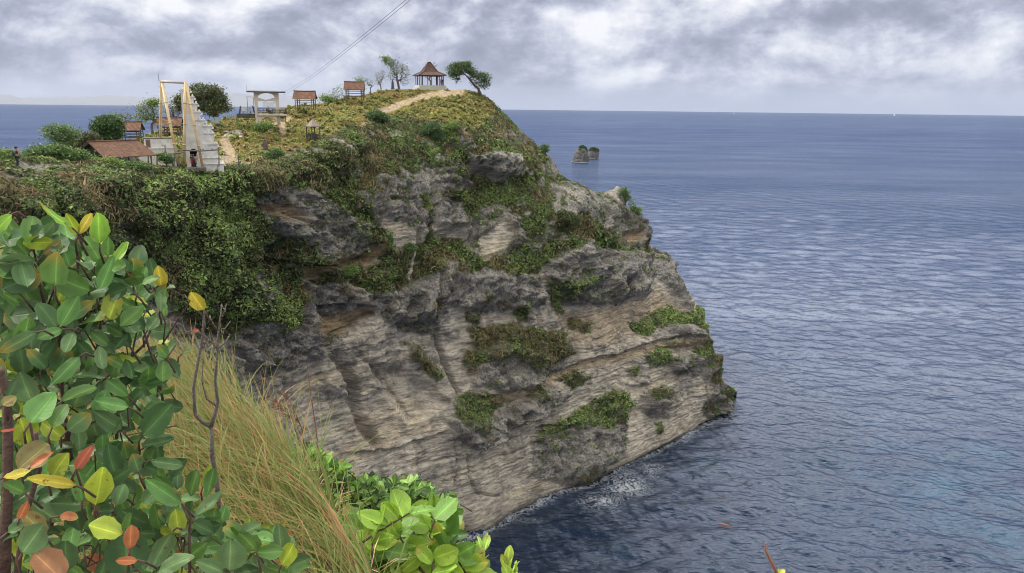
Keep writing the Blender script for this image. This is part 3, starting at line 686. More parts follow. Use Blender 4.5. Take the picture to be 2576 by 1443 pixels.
smix = mixc(nt, ka, ns.outputs[0], nf.outputs[0])
fac = N(nt, 'ShaderNodeMapRange', {0: smix, 1: 0.38, 2: 0.62, 3: 0.56, 4: 1.38}).outputs[0]
fac = math_(nt, 'MULTIPLY', fac, N(nt, 'ShaderNodeMapRange', {0: math_(nt, 'MULTIPLY', ka, math_(nt, 'SUBTRACT', 1.0, vv_)), 1: 0.0, 2: 1.0, 3: 1.0, 4: 0.8}).outputs[0])
nl_ = N(nt, 'ShaderNodeTexNoise', {'Vector': N(nt, 'ShaderNodeMapping', {'Vector': P_, 'Scale': (0.16, 0.16, 1.0)}).outputs[0], 'Scale': 3.4, 'Detail': 5.0, 'Roughness': 0.8, 'Distortion': 0.5})
lin = N(nt, 'ShaderNodeMapRange', {0: nl_.outputs[0], 1: 0.36, 2: 0.44, 3: 0.60, 4: 1.0}).outputs[0]
lin = math_(nt, 'MAXIMUM', lin, math_(nt, 'MULTIPLY', ka, 0.85)); fac = math_(nt, 'MULTIPLY', fac, lin)
pit = N(nt, 'ShaderNodeTexVoronoi', {'Vector': P_, 'Scale': 1.1}); pt_ = N(nt, 'ShaderNodeMapRange', {0: pit.outputs['Distance'], 1: 0.08, 2: 0.26, 3: 0.68, 4: 1.0}).outputs[0]
fac = math_(nt, 'MULTIPLY', fac, math_(nt, 'MAXIMUM', pt_, math_(nt, 'SUBTRACT', 1.0, ka)))
nc = mixc(nt, 1.0, ca.outputs[0], N(nt, 'ShaderNodeCombineColor', {0: fac, 1: fac, 2: fac}).outputs[0], 'MULTIPLY')
nt.links.new(nc, b.inputs['Base Color'])
hgt = math_(nt, 'ADD', math_(nt, 'MULTIPLY', ns.outputs[0], math_(nt, 'MULTIPLY_ADD', ka, -0.6, 1.0)), math_(nt, 'MULTIPLY', nf.outputs[0], math_(nt, 'MULTIPLY_ADD', ka, 1.0, 0.5)))
bp = N(nt, 'ShaderNodeBump', {'Height': hgt, 'Strength': 1.0, 'Distance': 0.85})
nt.links.new(bp.outputs[0], b.inputs['Normal']); b.inputs['Roughness'].default_value = 0.95; b.inputs['Specular IOR Level'].default_value = 0.1
headland = link('cliff_headland', me, m); tag(headland, 'tall limestone sea cliff with grassy hilltop jutting into the ocean', 'cliff', kind='structure')

# ------------------------------------------------------------------ plants clinging to the cliff: tens of thousands of small leaves
nrm = normals(Pt); fl = (nrm*n0).sum(-1) < 0; nrm[fl] *= -1
def cards(name, P, Nn, size, colr, mat, label, cat, up=0.5, seed=1, aspect=0.55, parent=None, kind='stuff', flat=0.9, tdir=None):
    g = np.random.default_rng(seed); n = len(P)
    nn = Nn*flat+g.normal(0, 0.55, (n, 3)); nn[:, 2] += up*0.6; nn /= np.linalg.norm(nn, axis=1, keepdims=True)
    t = np.cross(nn, g.normal(0, 1, (n, 3))) if tdir is None else tdir+g.normal(0, .35, (n, 3))
    if tdir is not None: t = t-(t*nn).sum(1, keepdims=True)*nn*.7
    t /= np.linalg.norm(t, axis=1, keepdims=True)+1e-9
    s = np.cross(nn, t); L = (size*g.uniform(0.6, 1.4, n))[:, None]
    a = P-t*L*0.5; c = P+t*L*0.5; bdd = P+s*L*aspect*0.5+nn*L*0.12; dd = P-s*L*aspect*0.5+nn*L*0.12
    Vt = np.stack([a, bdd, c, dd], 1).reshape(-1, 3); Fc = np.arange(4*n).reshape(-1, 4)
    me = np_mesh(name, Vt, Fc, {'Col': np.repeat(colr, 4, 0)}, smooth=False)
    o = link(name, me, mat, parent)
    if parent is None: tag(o, label, cat, kind=kind)
    return o
MAT_IVY = leaf_mat('ivy_leaf', rough=0.6, spec=0.2, trans=0.2, scale=0.35, vary=0.3)
cell = (veg > 0.12)
def scatter(weight, per, seed):
    g = np.random.default_rng(seed); lam = weight*per
    cnt = g.poisson(lam); idx = np.repeat(np.arange(cnt.size), cnt.ravel())
    i, j = np.unravel_index(idx, weight.shape)
    keep = (i < weight.shape[0]-1) & (j < weight.shape[1]-1); i, j = i[keep], j[keep]
    a, b_ = g.random(len(i))[:, None], g.random(len(i))[:, None]
    p = Pt[i, j]*(1-a)*(1-b_)+Pt[i+1, j]*a*(1-b_)+Pt[i, j+1]*(1-a)*b_+Pt[i+1, j+1]*a*b_
    return i, j, p, g
visible = ((Pt-CAM)*nrm).sum(-1) < 0
i, j, p, g = scatter(np.where(cell, veg, 0)*(0.15+0.85*(Vv < 1000))+np.where((Vv >= 1000) & cell, veg, 0)*0.85, VEG_DENS, 11)
dist = np.linalg.norm(p-CAM, axis=1)
nl = Nn = nrm[i, j]
off = g.random(len(i))**1.5*(0.15+1.1*np.clip(fbm(p*0.6, 2, 93)+0.35, 0, 1)*(0.12+0.88*vert[i, j]))
p = p+Nn*off[:, None]; p[:, 2] += off*0.3
pn = fbm(p*0.33, 3, 95); pn2 = fbm(p*0.9, 2, 97); br = w_br[i, j]; bn = w_bn[i, j]
pal = np.array([(0.06,0.09,0.04),(0.095,0.14,0.052),(0.14,0.20,0.062),(0.175,0.165,0.09),(0.14,0.095,0.06),(0.05,0.07,0.035)])
pv = fbm(p*np.array([.55, .55, .10]), 3, 96)
sc = g.normal(0, 0.15, len(i))+pn*0.8+pn2*0.3+pv*.45*vert[i, j]
kind = np.where(sc+bn*0.35-br*0.55 > 0.36, 3, np.where(sc+bn*0.3-br*0.5 > 0.22, 4, np.where(sc < -0.12+0.28*br, 2, np.where(sc < 0.02+0.2*br, 1, np.where(sc < 0.12, 0, 5)))))
kind = np.where((g.random(len(i)) < 0.12), g.integers(0, 6, len(i)), kind)
cc = pal[kind]*(1+g.normal(0, 0.22, (len(i), 1))); cc = np.clip(cc*(1+0.35*br[:, None]), 0.01, 0.6)
deep = 0.8+0.35*np.clip(off, 0, 1)
size = np.where(np.isin(kind, (3, 4)), 0.36, 0.27)*(dist/110)**0.5
bl_ = np.isin(kind, (3, 4)) | (g.random(len(i)) < np.where(fbm(p*.12, 2, 94) > .05, .45, .06)); size = size*np.exp(g.normal(0, .38, len(i)))
br_ok = ~bl_
cards('cliff_creepers', p[br_ok], Nn[br_ok], size[br_ok], cc[br_ok], MAT_IVY, 'green leafy creepers and ferns hanging down the cliff face', 'vegetation', seed=12, aspect=0.6)
td = Nn[bl_]*.55+np.array([-.35, 0, .15]); td[:, 2] += np.where(g.random(bl_.sum()) < .5, .7, -.9)
cards('cliff_grass', p[bl_], Nn[bl_], size[bl_]*1.55, cc[bl_]*np.array([1.12, 1.05, .95]), MAT_IVY, 'brown and green grass plumes drooping over the cliff ledges', 'grass', seed=13, aspect=0.11, tdir=td)
# dry grass tussocks over the hilltop: domes of blades
def tussocks(name, weight, per, seed, label, cat, palette, rad=(0.35, 0.8), nb=70):
    i, j, p, g = scatter(weight, per, seed)
    # keep them apart
    cellid = {}; keep = []
    for q in range(len(p)):
        key = (round(p[q, 0]/0.95), round(p[q, 1]/0.95))
        if key in cellid: continue
        cellid[key] = 1; keep.append(q)
    p = p[keep]; n = len(p); print(name, n)
    rad_ = g.uniform(*rad, n); cidx = np.clip(((fbm(p*0.12, 3, 99)*0.8+0.5+g.normal(0, 0.16, n))*len(palette)).astype(int), 0, len(palette)-1)
    base = np.repeat(p, nb, 0); rr_ = np.repeat(rad_, nb); N_ = n*nb
    a = g.uniform(0, 2*np.pi, N_); e = np.arccos(g.uniform(0.05, 1, N_)); 
    dr_ = np.stack([np.sin(e)*np.cos(a), np.sin(e)*np.sin(a), np.cos(e)*0.95], -1)
    tip = base+dr_*(rr_*g.uniform(0.8, 1.15, N_))[:, None]; mid = base+dr_*(rr_*0.55)[:, None]; mid[:, 2] += rr_*0.16; tip[:, 2] -= rr_*0.10*np.sin(e)
    side = np.stack([-np.sin(a), np.cos(a), 0*a], -1)*(rr_*0.095)[:, None]
    Vt = np.stack([base-dr_*0, mid-side, tip, mid+side], 1).reshape(-1, 3)
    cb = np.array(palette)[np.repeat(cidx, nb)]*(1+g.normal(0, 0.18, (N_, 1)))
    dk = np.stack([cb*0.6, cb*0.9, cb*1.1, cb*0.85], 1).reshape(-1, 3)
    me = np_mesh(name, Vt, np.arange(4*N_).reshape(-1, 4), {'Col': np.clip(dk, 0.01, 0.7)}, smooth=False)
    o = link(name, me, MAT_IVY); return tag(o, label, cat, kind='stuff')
slope_ok = grass_w*sstep(0.12, 0.35, slope)
grid_m2 = np.linalg.norm(np.cross(np.gradient(Pt, axis=0), np.gradient(Pt, axis=1)), axis=-1)
east = reg([[(985,292),(1050,252),(1085,242),(1170,237),(1215,244),(1228,300),(1200,320),(1130,312),(1050,305)]], 4)
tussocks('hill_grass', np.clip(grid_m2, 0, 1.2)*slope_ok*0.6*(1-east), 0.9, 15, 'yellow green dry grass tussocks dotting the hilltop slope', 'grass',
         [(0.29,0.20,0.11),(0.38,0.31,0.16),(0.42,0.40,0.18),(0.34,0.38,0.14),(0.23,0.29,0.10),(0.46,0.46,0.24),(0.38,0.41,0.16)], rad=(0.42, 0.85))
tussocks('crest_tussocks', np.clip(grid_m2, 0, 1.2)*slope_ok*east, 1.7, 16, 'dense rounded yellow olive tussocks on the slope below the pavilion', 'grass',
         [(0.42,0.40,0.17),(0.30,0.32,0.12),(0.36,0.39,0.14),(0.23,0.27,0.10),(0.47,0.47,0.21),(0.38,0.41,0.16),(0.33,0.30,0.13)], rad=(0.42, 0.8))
# low turf between them
i, j, p, g = scatter(np.where(grass_w > 0.2, np.clip(grid_m2, 0, 1.0), 0), 7.0, 17)
p[:, 2] += g.random(len(p))*0.12
pal2 = np.array([(0.38,0.38,0.10),(0.32,0.22,0.09),(0.44,0.38,0.16),(0.24,0.30,0.08),(0.44,0.48,0.10)])
ki = np.clip(((fbm(p*0.11, 3, 101)*1.3+0.5)*5+g.normal(0, 0.7, len(p))).astype(int), 0, 4)
cards('hill_turf', p, nrm[i, j], np.full(len(p), 0.34), pal2[ki]*(1+g.normal(0, .15, (len(p), 1))), MAT_IVY, 'short dry yellow and rusty turf between the tussocks', 'grass', seed=18, aspect=0.35, flat=0.5)
# ------------------------------------------------------------------ buildings and small structures on the hill
M_WHITE = simple_mat('white_render', (0.62,0.62,0.60), (0.42,0.41,0.39), 1.3, 0.85, 0.3)
M_CREAM = simple_mat('cream_concrete', (0.56,0.50,0.42), (0.40,0.35,0.29), 1.2, 0.85, 0.2)
M_YEL = simple_mat('rust_stained_paint', (0.60,0.55,0.38), (0.40,0.24,0.08), 1.1, 0.6, 0.1, stretch=(1,1,0.35))
M_DARKWOOD = simple_mat('dark_wood', (0.075,0.06,0.055), (0.035,0.03,0.03), 3, 0.8, 0.2)
M_GREYWOOD = simple_mat('weathered_wood', (0.16,0.145,0.13), (0.07,0.065,0.06), 4, 0.85, 0.3)
M_STONE = simple_mat('dark_stone', (0.13,0.115,0.10), (0.05,0.045,0.045), 2.5, 0.9, 0.6)
M_DOOR = simple_mat('dark_interior', (0.03,0.03,0.035), (0.015,0.015,0.02), 2, 0.6)
M_METAL = simple_mat('grey_metal', (0.35,0.36,0.38), (0.2,0.2,0.22), 4, 0.45, metal=0.6)
M_THATCH = simple_mat('grey_thatch', (0.30,0.25,0.21), (0.15,0.12,0.10), 9, 0.95, 0.6)
M_BASE = simple_mat('painted_plinth', (0.42,0.43,0.36), (0.33,0.33,0.28), 0.8, 0.9)
M_FLOOR = simple_mat('deck_floor', (0.5,0.48,0.44), (0.35,0.33,0.3), 2, 0.8)
M_NET = simple_mat('rope_net', (0.55,0.53,0.48), (0.4,0.38,0.34), 4, 0.8)
def tile_mat(name, a, b_, c):
    m, nt, bs = new_mat(name)
    tc = N(nt, 'ShaderNodeTexCoord')
    wv = N(nt, 'ShaderNodeTexWave', {'Vector': tc.outputs['Object'], 'Scale': 1.9, 'Distortion': 0.6, 'Detail': 1.0}, bands_direction='X')
    wz = N(nt, 'ShaderNodeTexWave', {'Vector': tc.outputs['Object'], 'Scale': 1.3, 'Distortion': 1.0}, bands_direction='Z', wave_profile='SAW')
    n = N(nt, 'ShaderNodeTexNoise', {'Vector': tc.outputs['Object'], 'Scale': 2.2, 'Detail': 8.0, 'Roughness': 0.75})
    r = ramp(nt, n.outputs[0], [(0.32, a), (0.5, b_), (0.68, c)])
    cc = mixc(nt, math_(nt, 'MULTIPLY', wv.outputs[0], 0.5), r.outputs[0], tuple(x*0.35 for x in a))
    nt.links.new(cc, bs.inputs['Base Color']); bs.inputs['Roughness'].default_value = 0.9
    h = math_(nt, 'ADD', wv.outputs[0], wz.outputs[0]); bp = N(nt, 'ShaderNodeBump', {'Height': h, 'Strength': 0.9, 'Distance': 0.06}); nt.links.new(bp.outputs[0], bs.inputs['Normal'])
    return m
M_TILE = tile_mat('clay_tiles', (0.07,0.037,0.028), (0.16,0.078,0.048), (0.27,0.15,0.095))
M_TILE2 = tile_mat('brown_tiles', (0.045,0.028,0.027), (0.09,0.05,0.04), (0.19,0.115,0.08))

class Site:
    """a local frame standing on the ground under pixel (u,v): x right, y away, z up, in metres"""
    def __init__(s, u, v, r=None, name=None, label=None, cat=None, group=None, yaw=0.0):
        g_ = np.array(ground(u, v)) if r is None else np.array(at(u, v, r))
        if r is None:      # keep the exact sight line, at the ground's distance
            g_ = np.array(at(u, v, float(np.hypot(g_[0], g_[1]))))
        s.O = g_; s.u, s.v = u, v
        s.dep = float((g_-CAM)@_f); s.s = s.dep/F
        s.az = math.atan2(g_[0], g_[1])
        s.ex = np.array([math.cos(s.az), -math.sin(s.az), 0]); s.ey = np.array([math.sin(s.az), math.cos(s.az), 0])
        if name: s.root = empty(name, g_, label, cat, group, rz=-s.az+yaw)
    def X(s, u): return (u-s.u)*s.s
    def Z(s, v): return (s.v-v)*s.s*1.012
    def xz(s, u, v, y=0.0):
        """local x,z that land on pixel (u,v) for a point y metres behind the origin"""
        dep = s.dep+y*float(s.ey@_f)
        for _ in range(4):
            P = at_depth(u, v, dep); q = P-s.O; yy = float(q@s.ey); dep += (y-yy)*float(s.ey@_f)
        return float(q@s.ex), float(q[2])
    def world(s, x, y, z): return s.O+s.ex*x+s.ey*y+np.array([0, 0, z])

# ---- white stepped gate tower
S = Site(490, 420, 106, 'gate_tower', 'tall white half of a split temple gate with stepped right side', 'gate tower'); rt = S.root
prof = [(419,563),(411,556),(404,552),(396,549),(388,546.5),(361,545),(360,537),(335,536),(331,539),(325,534),(317,531),(311,514),(302,514),(292,503),(281,503.5),(270,495),(260,497),(246,487),(234,481),(226,473)]
xl = S.xz(468, 380)[0]
def zz_(v): return S.xz(480, v)[1]
body = MB(); trim = MB(); orn = MB()
# base tiers (front slab has the arched doorway cut into it)
tiers = [(425,411,562,2.6),(411,396,553,2.4),(396,361,546,2.2),(361,334,537,1.9),(334,316,532,1.8),(316,301,514,1.6),(301,281,504,1.5),(281,260,496,1.3),(260,243,487,1.1),(243,225,477,.9)]
d0, d1 = S.xz(479, 400)[0], S.xz(497, 400)[0]; dm = (d0+d1)/2; rad = (d1-d0)/2; ztop = zz_(373)-rad
for k, (va, vb, ur, hd) in enumerate(tiers):
    za, zb = zz_(va)-(0.5 if k == 0 else 0), zz_(vb); xr = S.xz(ur, (va+vb)/2)[0]; y0 = -hd+2.2-1.2; y1 = 1.0+hd
    if za < ztop+rad:
        body.box(xl, d0, y0, y1, za, zb); body.box(d1, xr, y0, y1, za, zb)
        if zb > ztop:
            n_ = 12; a0 = max(za, ztop)
            arc = [(dm-rad*math.cos(math.pi*i/n_), ztop+rad*math.sin(math.pi*i/n_)) for i in range(n_+1)]
            body.prism(arc+[(d1, zb), (d0, zb)], y0, y1)
    else: body.box(xl, xr, y0, y1, za, zb)
    if k >= 2:     # cornice and corner ornaments
        trim.box(max(xl+.3, xr-1.1), xr+0.14, y0-0.12, y1+0.12, zb-0.13, zb-0.002)
        for q in range(3):
            xx = xr-0.12-q*0.42
            if xx > xl+0.5 and q < 2: MB().box(xx-0.11, xx+0.15, y0-0.12, y0+0.14, zb+0.002, zb+0.26, 0.06, 0.06).build('ornament', M_WHITE, rt)
        MB().box(xr+0.002, xr+0.28, y0-0.1, y0+0.25, zb-0.42, zb-0.17, 0.05, 0.05).build('ornament', M_WHITE, rt)
    elif k < 2: trim.box(d1+.5, xr+0.12, y0-0.1, y1+0.1, zb-0.1, zb-0.002)
orn.tube([(xl+0.3, .3, zz_(225)), (xl+0.3, .3, zz_(216))], [0.18, 0.03], 6)
yf = -1.9
rt_ = lambda vv_: S.xz(np.interp(vv_, [225, 372, 395, 420], [475, 499, 503, 507]), vv_, -1.6)
P_l = [(d0, -.3), (d0, ztop)]+[(dm-rad*math.cos(math.pi*i/10), ztop+rad*math.sin(math.pi*i/10)) for i in range(11)]+[(d1, -.3), (rt_(420)[0], -.3), (rt_(395)[0], zz_(395)), (rt_(372)[0], zz_(372)), (rt_(228)[0], zz_(228)), (xl-.03, zz_(226)), (xl-.03, -.3)]
MB().prism(P_l, yf, yf+.55).build('front_wall', M_WHITE, rt)
body.build('wall', M_WHITE, rt); trim.build('cornice', M_WHITE, rt); orn.build('finial', M_WHITE, rt)
dr = MB(); dr.box(d0+0.02, d1-0.02, 0.1, 0.2, -0.5, ztop+rad*0.9)
for q in range(4): dr.box(d0+0.15+q*0.22, d0+0.2+q*0.22, 0.04, 0.098, 0, ztop)
dr.build('door', M_DOOR, rt)

# ---- unfinished white block
S = Site(395, 414, 105, 'white_block', 'low unfinished two step white masonry block left of gate tower', 'building'); rt = S.root
x0, x1 = S.xz(348, 395)[0], S.xz(443, 395)[0]
z1 = S.xz(395, 375)[1]; z2 = S.xz(395, 350)[1]
MB().box(x0, x1, 0.0, 4.2, -1.5, z1).box(x0-0.06, x1+0.06, -0.06, 4.26, z1, z1+0.1).build('wall', M_WHITE, rt)
x2, x3 = S.xz(362, 360)[0], S.xz(434, 360)[0]
MB().box(x2, x3, 0.5, 3.9, z1+0.1, z2).build('upper_wall', M_WHITE, rt)
MB().box(x2-0.03, x3+0.03, 0.46, 3.94, z2, z2+0.08).build('coping', M_STONE, rt)
a_, b_ = S.xz(367, 362)[0], S.xz(378, 362)[0]; MB().box(a_, b_, 0.44, 0.52, z1+0.12, z2-0.1).build('brick_niche', simple_mat('rough_brick', (0.20,0.13,0.09), (0.09,0.06,0.05), 5, 0.9, 0.8), rt)

# ---- giant swing frame of painted steel pipe
S = Site(462, 416, 103, 'swing_frame', 'tall rust stained cream steel swing frame with crossbar before gate', 'swing frame'); rt = S.root
def pole(name, ua, va, ub, vb, ya, yb_, rr=0.16, rungs=0):
    a = S.xz(ua, va, ya); b_ = S.xz(ub, vb, yb_); m_ = MB(); p = Vector((a[0], ya, a[1])); q = Vector((b_[0], yb_, b_[1]))
    m_.tube([p, p.lerp(q, 0.5), q], rr, 10); o = m_.build(name, M_YEL, rt, True)
    for k in range(1, 4):
        c = p.lerp(q, k/4); dd = (q-p).normalized(); m2 = MB().tube([c-dd*0.05, c+dd*0.05], rr*1.25, 10).build('joint_collar', M_YEL, o, True)
    if rungs:
        for k in range(rungs):
            c = p.lerp(q, (k+1)/(rungs+1)); MB().tube([(c.x-0.42, c.y-.05, c.z), (c.x+0.42, c.y-.05, c.z)], 0.022, 5).build('rung', M_YEL, o)
    return p
pole('pole', 406, 204, 402, 416, 1.2, 5.6, 0.17, 15)
pole('pole', 407, 206, 448, 414, 1.0, -0.6, 0.16, 14)
pole('pole', 466, 207, 463, 416, 0.2, 0.0, 0.18, 0)
pole('pole', 467, 209, 510, 420, 0.2, -0.5, 0.16, 24)
a = S.xz(403, 206, 1.0); b_ = S.xz(469, 209, 0.2); MB().tube([(a[0], 1.0, a[1]), (b_[0], .2, b_[1])], 0.15, 10).build('crossbar', simple_mat('bleached_pipe', (0.45,0.40,0.33), (0.28,0.22,0.17), 2, 0.6), rt, True)
a = S.xz(400, 205, 1.0); b_ = S.xz(397, 177, 1.0); MB().tube([(a[0], 1.0, a[1]), (b_[0], 1.0, b_[1])], [0.05, 0.012], 6).build('lightning_rod', M_METAL, rt)
for du in (0, 3):
    a = S.xz(460+du, 214, .3); c = S.xz(459.5+du, 300, .3); MB().tube([(a[0], .3, a[1]), (c[0]-0.02, .3, (a[1]+c[1])/2), (c[0], .3, c[1])], 0.014, 4).build('swing_rope', M_NET, rt)

# ---- pipe barriers in front
def barrier(u0, v0, pts, posts, label, name='pipe_barrier', mat=None, cat='barrier', rad=0.09, r=103, vbot=416, group=None, pr=0.07):
    S = Site(u0, v0, r, name, label, cat, group); rt = S.root
    MB().tube([(S.xz(a, b_)[0], 0, S.xz(a, b_)[1]) for a, b_ in pts], rad, 7).build('rail', mat or M_GREYWOOD, rt)
    for a, b_, c in posts:
        p = S.xz(a, b_); q = S.xz(a, c); MB().tube([(p[0], 0.06, p[1]), (q[0], 0.06, q[1])], pr, 7).build('post', mat or M_GREYWOOD, rt)
barrier(375, 412, [(338,382),(362,385),(403,390),(440,387),(463,384)], [(373,384,414),(395,386,420),(438,385,420)], 'weathered wooden rail running in front of the white block', r=101)
barrier(505, 418, [(447,377),(480,380),(512,380),(553,377)], [(505,375,381),(511,375,381),(534,374,379),(450,377,420),(551,377,420)], 'weathered wooden rail crossing the front of the gate tower', r=102)
barrier(565, 410, [(556,397),(575,397)], [(557,396,412),(574,396,411),(565,396,409)], 'small white pipe rail beside sandy path at gate', r=108, mat=M_WHITE, rad=0.05, pr=0.04, cat='railing', name='white_rail')

# ---- cream concrete viewing deck
S = Site(672, 318, 132, 'viewing_deck', 'cream concrete two storey viewing deck with arches and flat roof', 'viewing deck'); rt = S.root
def q(x, y, yy=0.0): return S.xz(566.7+x*0.10263, 212.5+y*0.10263, yy)
def arc(x0, x1, ytop, ybase, n=14):
    return [((x0+x1)/2-(x1-x0)/2*math.cos(math.pi*i/n), ybase-(ybase-ytop)*math.sin(math.pi*i/n)) for i in range(n+1)]
for yy in (0.0, 2.4):
    th = 0.5
    def pr(pts, nm='frame'):
        MB().prism([S.xz(566.7+x*0.10263, 212.5+y*0.10263, 0.0) for x, y in pts], yy, yy+th).build(nm, M_CREAM, rt)
    pr([(690,190),(788,190),(788,330),(786,740),(826,1060),(800,1135),(768,1135),(738,740)], 'column')
    pr([(1213,190),(1303,190),(1328,600),(1345,740),(1362,1020),(1290,1020),(1250,740),(1240,450),(1213,325)], 'column')
    pr([(788,192)]+arc(790,1211,215,322)+[(1211,192)], 'arch')
    pr([(788,325),(990,386),(1211,328),(1240,452),(1215,418),(1050,412),(990,425),(930,412),(788,418)], 'brace_beam')
    pr([(786,768)]+arc(850,1290,795,1010)+[(1350,1010),(1346,768)], 'lower_arch')
a = q(520, 192); b_ = q(1470, 192); MB().box(a[0], b_[0], -0.7, 3.6, a[1], a[1]+0.1).build('roof_beam', M_DARKWOOD, rt)
rf = MB(); n_ = 44
for i in range(n_):
    xa = a[0]-0.05+(b_[0]-a[0]+0.1)*i/n_; xb = a[0]-0.05+(b_[0]-a[0]+0.1)*(i+1)/n_
    rf.box(xa, xb-0.003, -0.85, 3.75, a[1]+0.1+(0.0 if i % 2 else 0.04), a[1]+0.24+(0.0 if i % 2 else 0.05))
rf.build('roof', simple_mat('roof_sheet', (0.6,0.6,0.6), (0.42,0.41,0.4), 1.5, 0.6), rt)
c = q(525, 150); d_ = q(518, 0); MB().tube([(c[0], .2, c[1]), (d_[0], .2, d_[1])], [0.04, 0.012], 5).build('lightning_rod', M_METAL, rt)
a = q(778, 765); b_ = q(1512, 740); MB().box(a[0], b_[0], -0.25, 3.6, a[1], b_[1]).build('deck_slab', M_CREAM, rt)
rl = MB()
for yy in (-0.15, 3.4):
    for yv in (602, 640, 690): c = q(795, yv); rl.box(c[0], b_[0]-0.05, yy-0.02, yy+0.02, c[1]-0.025, c[1]+0.025)
    for xv in (795, 940, 1080, 1165, 1320, 1478, 1500): c = q(xv, 602); rl.box(c[0]-0.03, c[0]+0.03, yy-0.03, yy+0.03, b_[1], c[1]+0.02)
for yv in (602, 640, 690): c = q(1500, yv); rl.box(c[0]-0.02, c[0]+0.02, -0.15, 3.4, c[1]-0.025, c[1]+0.025)
rl.build('railing', M_DARKWOOD, rt)
st = MB()
for k in range(8):
    yv = 775+k*20; c = q(1350, yv); e = q(1482, yv); st.box(c[0], e[0], 0.4+k*0.26, 0.75+k*0.26, c[1]-0.06, c[1])
for xv in (1350, 1478):
    c = q(xv, 768); e = q(xv, 935); st.tube([(c[0], 0.5, c[1]), (e[0], 2.7, e[1]-0.2)], 0.07, 4)
st.build('staircase', M_GREYWOOD, rt)
nt_ = MB()
for k in range(9):
    x0_ = 925+k*36; c = q(x0_, 428, .8); e = q(min(1200, 930+k*32), 610, .8); f_ = q(x0_+120 if k < 6 else 1215, 520, .8)
    nt_.tube([(c[0], .8, c[1]), (e[0]+0.1*math.sin(k), .8, (c[1]+e[1])/2), (e[0], .8, e[1])], 0.016, 4)
for k in range(7):
    c = q(925, 430+k*26, .8); e = q(1215-k*5, 440+k*24, .8); nt_.tube([(c[0], .8, c[1]), ((c[0]+e[0])/2, .8, (c[1]+e[1])/2-0.35), (e[0], .8, e[1])], 0.014, 4)
    c2 = q(940+k*42, 440, .8); e2 = q(925+k*22, 590, .8); nt_.tube([(c2[0], .8, c2[1]), (e2[0], .8, e2[1])], 0.014, 4)
nt_.build('rope_net', M_NET, rt)
DECK = S; deck_z = b_[1]
for nm, xv, lb in (('wooden_chair', 1040, 'dark wooden chair on the deck left of the table'), ('wooden_table', 1222, 'dark wooden table on the viewing deck by right column')):
    c = q(xv, 735, 1.2); o = empty(nm, S.world(c[0], 1.2, deck_z), lb, nm.split('_')[1], rz=-S.az)
    if 'chair' in nm:
        MB().box(-0.24, 0.24, -0.24, 0.24, 0.42, 0.47).build('seat', M_DARKWOOD, o); MB().box(-0.24, 0.24, 0.19, 0.24, 0.47, 0.98).build('backrest', M_DARKWOOD, o)
        for sx in (-.21, .21):
            for sy in (-.21, .21): MB().box(sx-.025, sx+.025, sy-.025, sy+.025, 0, 0.419).build('leg', M_DARKWOOD, o)
    else:
        MB().box(-0.5, 0.5, -0.35, 0.35, 0.7, 0.75).build('tabletop', M_DARKWOOD, o)
        for sx in (-.45, .45):
            for sy in (-.3, .3): MB().box(sx-.03, sx+.03, sy-.03, sy+.03, 0, 0.699).build('leg', M_DARKWOOD, o)

# ---- dark steel lookout platform behind the deck
S = Site(618, 292, 138, 'lookout_platform', 'dark steel lookout with small canopy and railed balcony behind deck', 'lookout'); rt = S.root
def bx(m_, xa, xb, ya, yb_, y0, y1):
    a = q(xa, ya); b_ = q(xb, yb_); m_.box(min(a[0], b_[0]), max(a[0], b_[0]), y0, y1, min(a[1], b_[1]), max(a[1], b_[1])); return m_
bx(MB(), 275, 735, 720, 830, 0, 3.5).build('platform', M_STONE, rt)
bx(MB(), 500, 720, 298, 318, 0, 2.6).build('canopy', M_WHITE, rt)
for xv in (545, 700): bx(MB(), xv-8, xv+8, 320, 718, 0.3, 0.5).build('post', M_DARKWOOD, rt)
bx(MB(), 572, 720, 530, 540, 0, 2.2).build('balcony_floor', M_DARKWOOD, rt)
m_ = MB(); bx(m_, 572, 720, 428, 434, 0, 0.05)
for k in range(6): bx(m_, 578+k*23, 584+k*23, 434, 530, 0.01, 0.04)
m_.build('balcony_rail', M_WHITE, rt)
MB().tube([(q(790, 565)[0], 1, q(790, 565)[1]), (q(870, 680)[0], 1, q(870, 680)[1])], 0.04, 5).build('stair_rail', M_DARKWOOD, rt)
for nm, (xa, ya, xb, yb_), lb in (('stone_post', (368, 535, 350, 718), 'upright dark post at the left end of the platform'), ('leaning_post', (668, 530, 712, 690), 'dark post leaning beside the deck column')):
    a, b2 = q(xa, ya, -.1), q(xb, yb_, -.1); P_a = S.world(a[0], .2, a[1]); P_b = S.world(b2[0], .2, b2[1]-0.1)
    o = MB().tube([P_b, (P_a+P_b)/2+np.array([.02, 0, 0]), P_a], [0.13, .12, 0.10], 6).build(nm, M_DARKWOOD); tag(o, lb, 'post')
a = q(420, 655); b_ = q(635, 655); g0 = q(500, 718)
o = empty('slatted_bench', S.world((a[0]+b_[0])/2, 0.6, g0[1]), 'white slatted bench on the stone platform left of deck', 'bench', rz=-S.az); hw = (b_[0]-a[0])/2
MB().box(-hw, hw, -.25, .25, .42, .48).build('seat', M_WHITE, o)
m_ = MB(); m_.box(-hw, hw, .2, .25, .92, .99)
for k in range(10): m_.box(-hw+k*hw*0.215, -hw+.07+k*hw*.215, .205, .245, .481, .92)
m_.build('backrest', M_WHITE, o)
for sx in (-hw+.1, hw-.1): MB().box(sx-.04, sx+.04, -.22, .22, 0, .419).build('leg', M_DARKWOOD, o)

